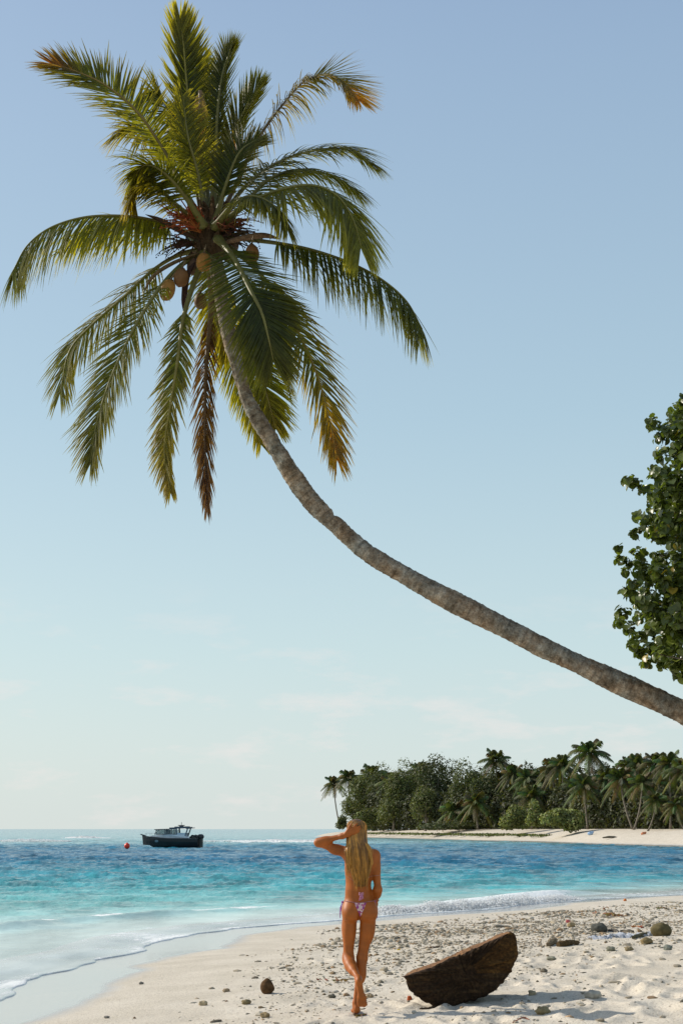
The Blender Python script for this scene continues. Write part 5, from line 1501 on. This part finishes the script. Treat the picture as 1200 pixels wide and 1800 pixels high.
# ------------------------------------------------------------------ stones, coral rubble and beach litter
M_STONE = mat('coral_stone', rough=.9, spec=.12, vary=.28, scale=20, bump=.5, bump_scale=60)
def rock_geo(seed, sub=1, flat=.6, rough=.35):
    import bmesh
    bm = bmesh.new(); bmesh.ops.create_icosphere(bm, subdivisions=sub, radius=1.0)
    r = np.random.default_rng(seed)
    st = np.array([r.uniform(.8, 1.5), r.uniform(.7, 1.1), r.uniform(.45, .85) * flat / .6])
    vs = np.array([v.co[:] for v in bm.verts]); fs = [tuple(v.index for v in f.verts) for f in bm.faces]; bm.free()
    vs = vs * (1 + rough * 2 * vnoise3(vs * 1.6 + seed, seed)[:, None]) * st
    return vs, np.array(fs)
ROCK = [rock_geo(100 + k, 2 if k < 6 else 1) for k in range(14)]
rmesh = {}
def rock_mesh(k, colkey, col):
    key = (k, colkey)
    if key not in rmesh:
        v, f = ROCK[k]
        me = bpy.data.meshes.new('stone'); me.from_pydata(v.tolist(), [], f.tolist())
        a = me.color_attributes.new('Col', 'FLOAT_COLOR', 'POINT'); a.data.foreach_set('color', np.tile([*col, 1], (len(v), 1)).astype(np.float32).ravel())
        me.materials.append(M_STONE); rmesh[key] = me
    return rmesh[key]
PAL = [(.40, .34, .25), (.32, .28, .215), (.25, .22, .17), (.50, .45, .36), (.30, .215, .13), (.16, .135, .10), (.37, .25, .15)]
PW = [.3, .22, .14, .16, .09, .05, .04]
pr = np.random.default_rng(66)
def dens(x, y, d):
    a = sstep(2.3, 4.4, d) * (1 - .82 * sstep(5.6, 8.0, d) * sstep(24, 17, y))
    a = a * (.22 + 1.3 * sstep(-.10, .22, fbm(x / 1.1, y / 1.6, 3, 33)))
    a = a * (.42 + .9 * sstep(14, 24, y))
    return np.clip(a, 0, 1.5)
# candidates over the visible fan
def scatter(n, y0, y1):
    y = np.sqrt(pr.uniform(y0 ** 2, y1 ** 2, n)); x = pr.uniform(-.31, .31, n) * y
    d = shore_d(x, y); k = pr.random(n) < dens(x, y, d) / 1.2
    return x[k], y[k], d[k]
xs, ys, ds = scatter(90000, 11.5, 36)
sz = np.exp(pr.normal(math.log(.0085), .60, len(xs))) * (1 + .35 * sstep(16, 28, ys))
sz = np.clip(sz, .005, .06)
vis_size = sz / ys
order = np.argsort(-vis_size)
top = order[:285]; rest = order[285:]
zg = ground_z(xs, ys, ds)
for i in top:
    k = int(pr.integers(0, 14)); ci = int(pr.choice(7, p=PW))
    o = bpy.data.objects.new('coral_stone', rock_mesh(k, ci, PAL[ci])); COL.objects.link(o)
    s = float(sz[i]); o.location = (float(xs[i]), float(ys[i]), float(zg[i]) + s * .15); o.scale = (s * pr.uniform(.9, 1.5), s, s * pr.uniform(.7, 1.1)); o.rotation_euler = (pr.uniform(-.3, .3), pr.uniform(-.3, .3), pr.uniform(0, 6.28))
    cw = ['pale buff', 'greyish', 'grey', 'bleached whitish', 'tan', 'dark grey', 'light brown'][ci]
    X_ = 600 + F_PX * float(xs[i]) / (float(ys[i]) * CT)
    far_ = ys[i] > 18.5
    zone = ('left of the coconut husk' if X_ < 450 else 'between the coconut husk and the woman' if X_ < 600 else 'between the woman and the log' if X_ < 720 else 'around the log' if X_ < 920 else 'right of the log') if not far_ else \
        ('in the rubble behind the woman' if X_ < 700 else 'in the rubble behind the log' if X_ < 930 else 'in the rubble near the white sheet')
    big = 'fist-sized' if s > .028 else 'small' if s > .017 else 'tiny'
    tag(o, f'{big} {cw} coral stone on the sand {zone}', 'stone', 'small coral stones strewn over the sand')
V = []; Fc = []; Cc = []; nv = 0
ico0 = []
for k in range(10):
    v, f = rock_geo(300 + k, 1, .6, .4)
    ico0.append((v, f))
for i in rest:
    v, f = ico0[int(pr.integers(0, 10))]
    a = pr.uniform(0, 6.28); c_, s_ = math.cos(a), math.sin(a); s = sz[i]
    q = v * np.array([s * pr.uniform(.8, 1.9), s * pr.uniform(.7, 1.2), s * pr.uniform(.6, 1.1)])
    q = np.stack([q[:, 0] * c_ - q[:, 1] * s_, q[:, 0] * s_ + q[:, 1] * c_, q[:, 2]], 1) + np.array([xs[i], ys[i], zg[i] + s * .15])
    V.append(q); Fc.append(f + nv); nv += len(v)
    Cc.append(np.tile(np.array(PAL[int(pr.choice(7, p=PW))]) * pr.uniform(.75, 1.15), (len(v), 1)))
rub = mesh_np('coral_rubble', np.concatenate(V), np.concatenate(Fc), M_STONE, col=np.concatenate(Cc)); tag(rub, kind='stuff')

def stone(px, py, wpx, hpx, col, label, seed, name='stone', cat='stone', m=None, sink=.25, parent=None, rough=.55, rz=None):
    """a stone seen at a pixel: its size from its width and height there"""
    p = on_ground(px, py); s = p.y / F_PX / CT
    import bmesh
    v, f = rock_geo(seed, 3, .6, rough)
    ext = v.max(0) - v.min(0)
    v = v / ext * np.array([wpx * s, wpx * s * .75, hpx * s * (1 + sink)])
    v = v * (1 + .10 * vnoise3(v * 60, seed)[:, None])
    v = v * (1 + .16 * vnoise3(v * 22, seed + 3)[:, None])
    o = mesh_np(name, v, f, m or M_STONE, col=np.tile(col, (len(v), 1)), smooth=False)
    o.location = (p.x, p.y + wpx * s * .3, p.z + hpx * s * .5 * (1 - sink)); o.rotation_euler = (0, 0, rz if rz is not None else (seed % 5 - 2) * .1)
    tag(o, label, cat); return o
HUSK = mat('husk_fibre', rough=.9, spec=.1, vary=.4, scale=25, bump=.8, bump_scale=70)
hk = stone(470, 1747, 25, 24, (.10, .055, .025), 'small pointed dark coconut husk standing on the pale sand left of the woman', 801, 'coconut_husk', 'coconut husk', HUSK, .1, rough=.12)
vv_ = hk.data.vertices
zmax = max(v.co.z for v in vv_); zmin = min(v.co.z for v in vv_)
for v in vv_:
    t_ = (v.co.z - zmin) / (zmax - zmin); k_ = 1.0 - .55 * max(0, t_ - .35) ** 1.3; v.co.x = v.co.x * k_ - .012 * t_; v.co.y *= k_
stone(1054, 1638, 30, 15, (.10, .10, .085), 'dark grey rock at the left end of the torn white sheet', 802)
stone(1164, 1647, 36, 20, (.13, .105, .05), 'large rounded olive-brown rock at the right end of the torn white sheet', 803, rough=.15)
stone(1138, 1660, 22, 11, (.24, .18, .09), 'mustard-brown stone just below the large rounded rock', 804)
stone(1073, 1672, 17, 8, (.24, .23, .17), 'grey-green stone on the sand below the white sheet', 805)
stone(1174, 1672, 17, 9, (.23, .24, .20), 'grey stone on the sand by the right edge, below the large rounded rock', 806)
stone(1105, 1673, 17, 8, (.28, .22, .13), 'tan stone between two grey ones below the white sheet', 807)
stone(955, 1782, 27, 13, (.27, .21, .11), 'mossy tan stone near the bottom edge right of the log', 808)
stone(1043, 1758, 30, 13, (.42, .38, .31), 'sandy grey stone lying in the end of the woman-shaped shadow', 809)
stone(935, 1749, 14, 9, (.38, .31, .2), 'small tan stone beside the tip of the log shadow', 810)
stone(970, 1688, 17, 7, (.25, .24, .18), 'flat grey stone to the right of the log', 811)
stone(433, 1766, 17, 8, (.22, .17, .09), 'brown lump of coral below and left of the coconut husk', 812)
stone(357, 1768, 15, 8, (.40, .32, .20), 'tan coral stone alone on the smooth sand at lower left', 813)
stone(397, 1745, 13, 6, (.30, .23, .15), 'small brown stone left of the coconut husk', 814)
stone(466, 1786, 18, 9, (.26, .19, .10), 'brown coral clump at the bottom edge below the husk', 815)
stone(583, 1752, 14, 6, (.13, .12, .09), 'dark grey coral clump at the left of the woman lifted foot', 816)
stone(650, 1750, 14, 6, (.34, .26, .16), 'tan stone just right of the woman lifted foot', 817)
stone(1004, 1631, 15, 8, (.36, .27, .15), 'tan coral head in the rubble above the driftwood', 818)
stone(248, 1731, 8, 4, (.20, .18, .15), 'small dark stone alone on the wet-edge sand at left', 819)
stone(187, 1790, 10, 4, (.22, .20, .17), 'small flat stone near the bottom left', 820)
stone(719, 1757, 9, 8, (.42, .10, .035), 'tiny bright orange pebble at the left foot of the log', 821)
stone(998, 1624, 8, 5, (.5, .12, .12), 'tiny pink-red piece in the rubble right of the log top', 822)
stone(1098, 1584, 6, 4, (.62, .2, .06), 'tiny orange piece on the crest of the beach by the breaking wave', 823)
# driftwood
M_DRIFT = mat('driftwood', rough=.85, spec=.1, vary=.35, scale=14, bump=.6, bump_scale=50)
def stick(pxs, rpx, col, label, name='driftwood', jit=.18, cat='driftwood', lift=.5):
    P = [on_ground(a, b) for a, b in pxs]; s = P[0].y / F_PX
    base = P[0].copy()
    P = [p - base + Vector((0, 0, rpx * s * lift)) for p in P]
    C_ = catmull(P, 16) if len(P) > 2 else [P[0].lerp(P[1], i / 15) for i in range(16)]
    mb = MB(); mb.tube(C_, [rpx * s * (1 - .5 * (abs(i - 7) / 8) ** 2) * random.uniform(.8, 1.2) for i in range(16)], 9, col, jit=jit)
    o = mb.build(name, M_DRIFT, smooth=False); o.location = base; tag(o, label, cat); return o
stick([(980, 1666), (995, 1664), (1016, 1660)], 6.5, (.10, .065, .03), 'short thick dark piece of driftwood right of and behind the log')
stick([(963, 1666), (970, 1660), (975, 1656)], 6, (.17, .13, .08), 'stubby broken wood end next to the short thick driftwood')
stick([(748, 1669), (762, 1668), (777, 1666)], 1.6, (.12, .07, .04), 'thin brown twig on the sand left of the log top')
stick([(962, 1775), (985, 1771), (1002, 1768)], 1.4, (.30, .14, .07), 'reddish twig above the mossy tan stone at bottom right')
stick([(900, 1796), (918, 1791), (930, 1792)], 1.6, (.32, .14, .09), 'reddish twig at the bottom edge below the log')
stick([(1112, 1652), (1130, 1646), (1142, 1644)], 4.5, (.10, .085, .045), 'dark root end running left from the large rounded rock')
stick([(738, 1774), (752, 1771), (764, 1769)], 3.2, (.075, .05, .03), 'dark splinter of bark lying under the left tip of the log')
stick([(1090, 1640), (1103, 1639), (1112, 1640)], 3, (.07, .06, .05), 'dark stick lying along the middle of the white sheet')
stick([(1068, 1637), (1078, 1637), (1086, 1639)], 3, (.08, .07, .06), 'dark stick lying across the left part of the white sheet')
# leaves and weed
M_DEADLEAF = mat('dead_leaf', rough=.6, spec=.3, vary=.25, scale=30, transl=.3, transl_tint=(1.3, 1, .5))
def litter(px, py, wpx, n, col, label, name, cat, seed, hh=.02):
    r = random.Random(seed); p = on_ground(px, py); s = p.y / F_PX
    mb = MB()
    for k in range(n):
        c = Vector((r.uniform(-.5, .5) * wpx * s, r.uniform(-.5, .5) * wpx * s * (1.0 if n > 1 else 0), r.random() * hh))
        L = wpx * s * (r.uniform(.25, .5) if n > 1 else .5); W_ = L * .45; a_ = r.uniform(0, 3.14) if n > 1 else .2
        d = Vector((math.cos(a_), math.sin(a_), r.uniform(-.2, .5) if n > 1 else .25)).normalized(); e = d.cross(Vector((r.uniform(-.4, .4), r.uniform(-.4, .4), 1))).normalized()
        u = d.cross(e)
        pts = [c - d * L * .5, c - d * L * .15 + e * W_ * .5 + u * .012, c + d * L * .2 + e * W_ * .42 + u * .015, c + d * L * .5, c + d * L * .2 - e * W_ * .42 + u * .015, c - d * L * .15 - e * W_ * .5 + u * .01, c + u * -.004]
        cc = tuple(x * r.uniform(.65, 1.3) for x in col)
        pts = [q + Vector((0, 0, .012 + hh * .3)) for q in pts]
        mb.add(pts, [(6, i, (i + 1) % 6) for i in range(6)], cc)
    o = mb.build(name, M_DEADLEAF); o.location = p
    tag(o, label, cat, kind=None); return o
litter(706, 1673, 16, 1, (.62, .42, .03), 'bright yellow fallen leaf on the sand right of the woman', 'fallen_leaf', 'leaf', 1)
litter(565, 1724, 17, 4, (.26, .10, .05), 'reddish brown fallen leaf bits left of the woman knees', 'fallen_leaf', 'leaf', 2)
litter(600, 1726, 24, 9, (.20, .13, .06), 'brown dried weed tuft beside the woman calf', 'dried_weed', 'seaweed', 3)
litter(1064, 1600, 14, 6, (.24, .10, .03), 'dark orange-brown weed knot highest on the rubble at right', 'dried_weed', 'seaweed', 4, .05)
litter(1046, 1607, 12, 6, (.30, .11, .03), 'small rusty weed clump left of the weed knot', 'dried_weed', 'seaweed', 5, .03)
litter(1078, 1612, 30, 26, (.28, .16, .05), 'wide sprawling clump of golden-brown seaweed on the rubble', 'dried_weed', 'seaweed', 6, .05)
litter(1120, 1631, 20, 9, (.36, .12, .05), 'reddish weed clump above the right half of the white sheet', 'dried_weed', 'seaweed', 7, .03)
litter(1165, 1597, 26, 10, (.16, .11, .05), 'brown weed strewn along the beach crest near the right edge', 'dried_weed', 'seaweed', 8, .02)
litter(628, 1783, 26, 10, (.22, .14, .07), 'flat brown weed under the standing foot of the woman', 'dried_weed', 'seaweed', 9, .01)
litter(648, 1689, 8, 3, (.12, .05, .03), 'tiny dark red leaf scrap right of the woman knee', 'fallen_leaf', 'leaf', 10)
# torn white sheet half buried
p0 = on_ground(1095, 1648); s = p0.y / F_PX
gxn, gyn = 64, 22; vs = []; r_ = np.random.default_rng(8)
uu, vv2 = np.meshgrid(np.linspace(-1, 1, gxn), np.linspace(-1, 1, gyn))
Xc = p0.x + uu * 62 * s + fbm(vv2 * 2, uu * 1.5, 2, 3) * .25; Yc = p0.y + vv2 * .42 * (1 - .45 * np.abs(uu)) + fbm(uu * 3, vv2, 3, 4) * .5 + uu * .35
Zc = ground_z(Xc, Yc) + .010 + np.abs(fbm(uu * 9, vv2 * 3.5 + uu * 2, 4, 6)) * .16 - .03 * (np.abs(vv2) > .9)
i_ = np.arange(gyn - 1)[:, None]; j_ = np.arange(gxn - 1)[None, :]; a_ = i_ * gxn + j_
Fq = np.stack([a_, a_ + 1, a_ + gxn + 1, a_ + gxn], -1).reshape(-1, 4)
hole = fbm(uu * 5, vv2 * 2.4, 3, 8).ravel()
Fq = Fq[(hole[Fq].max(1) < .16)]
sh_ = mesh_np('plastic_sheet', np.stack([Xc.ravel() - p0.x, Yc.ravel() - p0.y, Zc.ravel() - p0.z], 1), Fq, mat('white_sheet', rough=.45, spec=.4, vary=.2, scale=20, transl=.25, transl_tint=(1, 1, 1)), col=np.full((gxn * gyn, 3), .58) * np.array([.95, .98, 1.05]), smooth=True)
sh_.location = p0; tag(sh_, 'crumpled torn white sheet half buried between the dark grey rock and the rounded rock', 'plastic sheet')
sm = sh_.modifiers.new('thick', 'SOLIDIFY'); sm.thickness = .004
# small things on the far beach
def far_thing(px, back, w_, h_, col, label, name, cat):
    d_ = far_edge_y(px) + back; p = at(px, 1457, d_); z = float(far_z(back))
    mb = MB(); mb.tube([(-w_ / 2, 0, h_ * .25), (-w_ * .2, 0, h_ * .35), (w_ * .2, 0, h_ * .5), (w_ / 2, 0, h_ * .9)], [h_ * .25, h_ * .5, h_ * .5, h_ * .12], 8, col)
    mb.box((0, 0, h_ * .75), (w_ * .5, h_ * .5, h_ * .3), 0, tuple(min(1, c * 1.3 + .1) for c in col))
    o = mb.build(name, M_PAINT); o.location = (p.x, d_, z); tag(o, label, cat)
far_thing(1037, 17, .9, .5, (.35, .5, .7), 'small pale blue bundle lying under the palms at the top of the far beach', 'bundle', 'bundle')
far_thing(1130, 17, .7, .5, (.55, .2, .08), 'small orange-brown bundle at the top of the far beach right of the pale blue one', 'bundle', 'bundle')
stick_p = on_level(1070, 1466, 1.0)
mb = MB(); pz = far_edge_y(1072) + 11; q = at(1072, 1466, pz)
mb.tube([(-1.1, 0, .05), (-.3, 0, .18), (.5, 0, .15), (1.1, .1, .05)], [.08, .16, .14, .06], 7, (.14, .12, .09), jit=.2)
o = mb.build('driftwood', M_DRIFT); o.location = (q.x, pz, float(far_z(11)) + .02); tag(o, 'low dark driftwood branch lying in the middle of the far beach', 'driftwood')
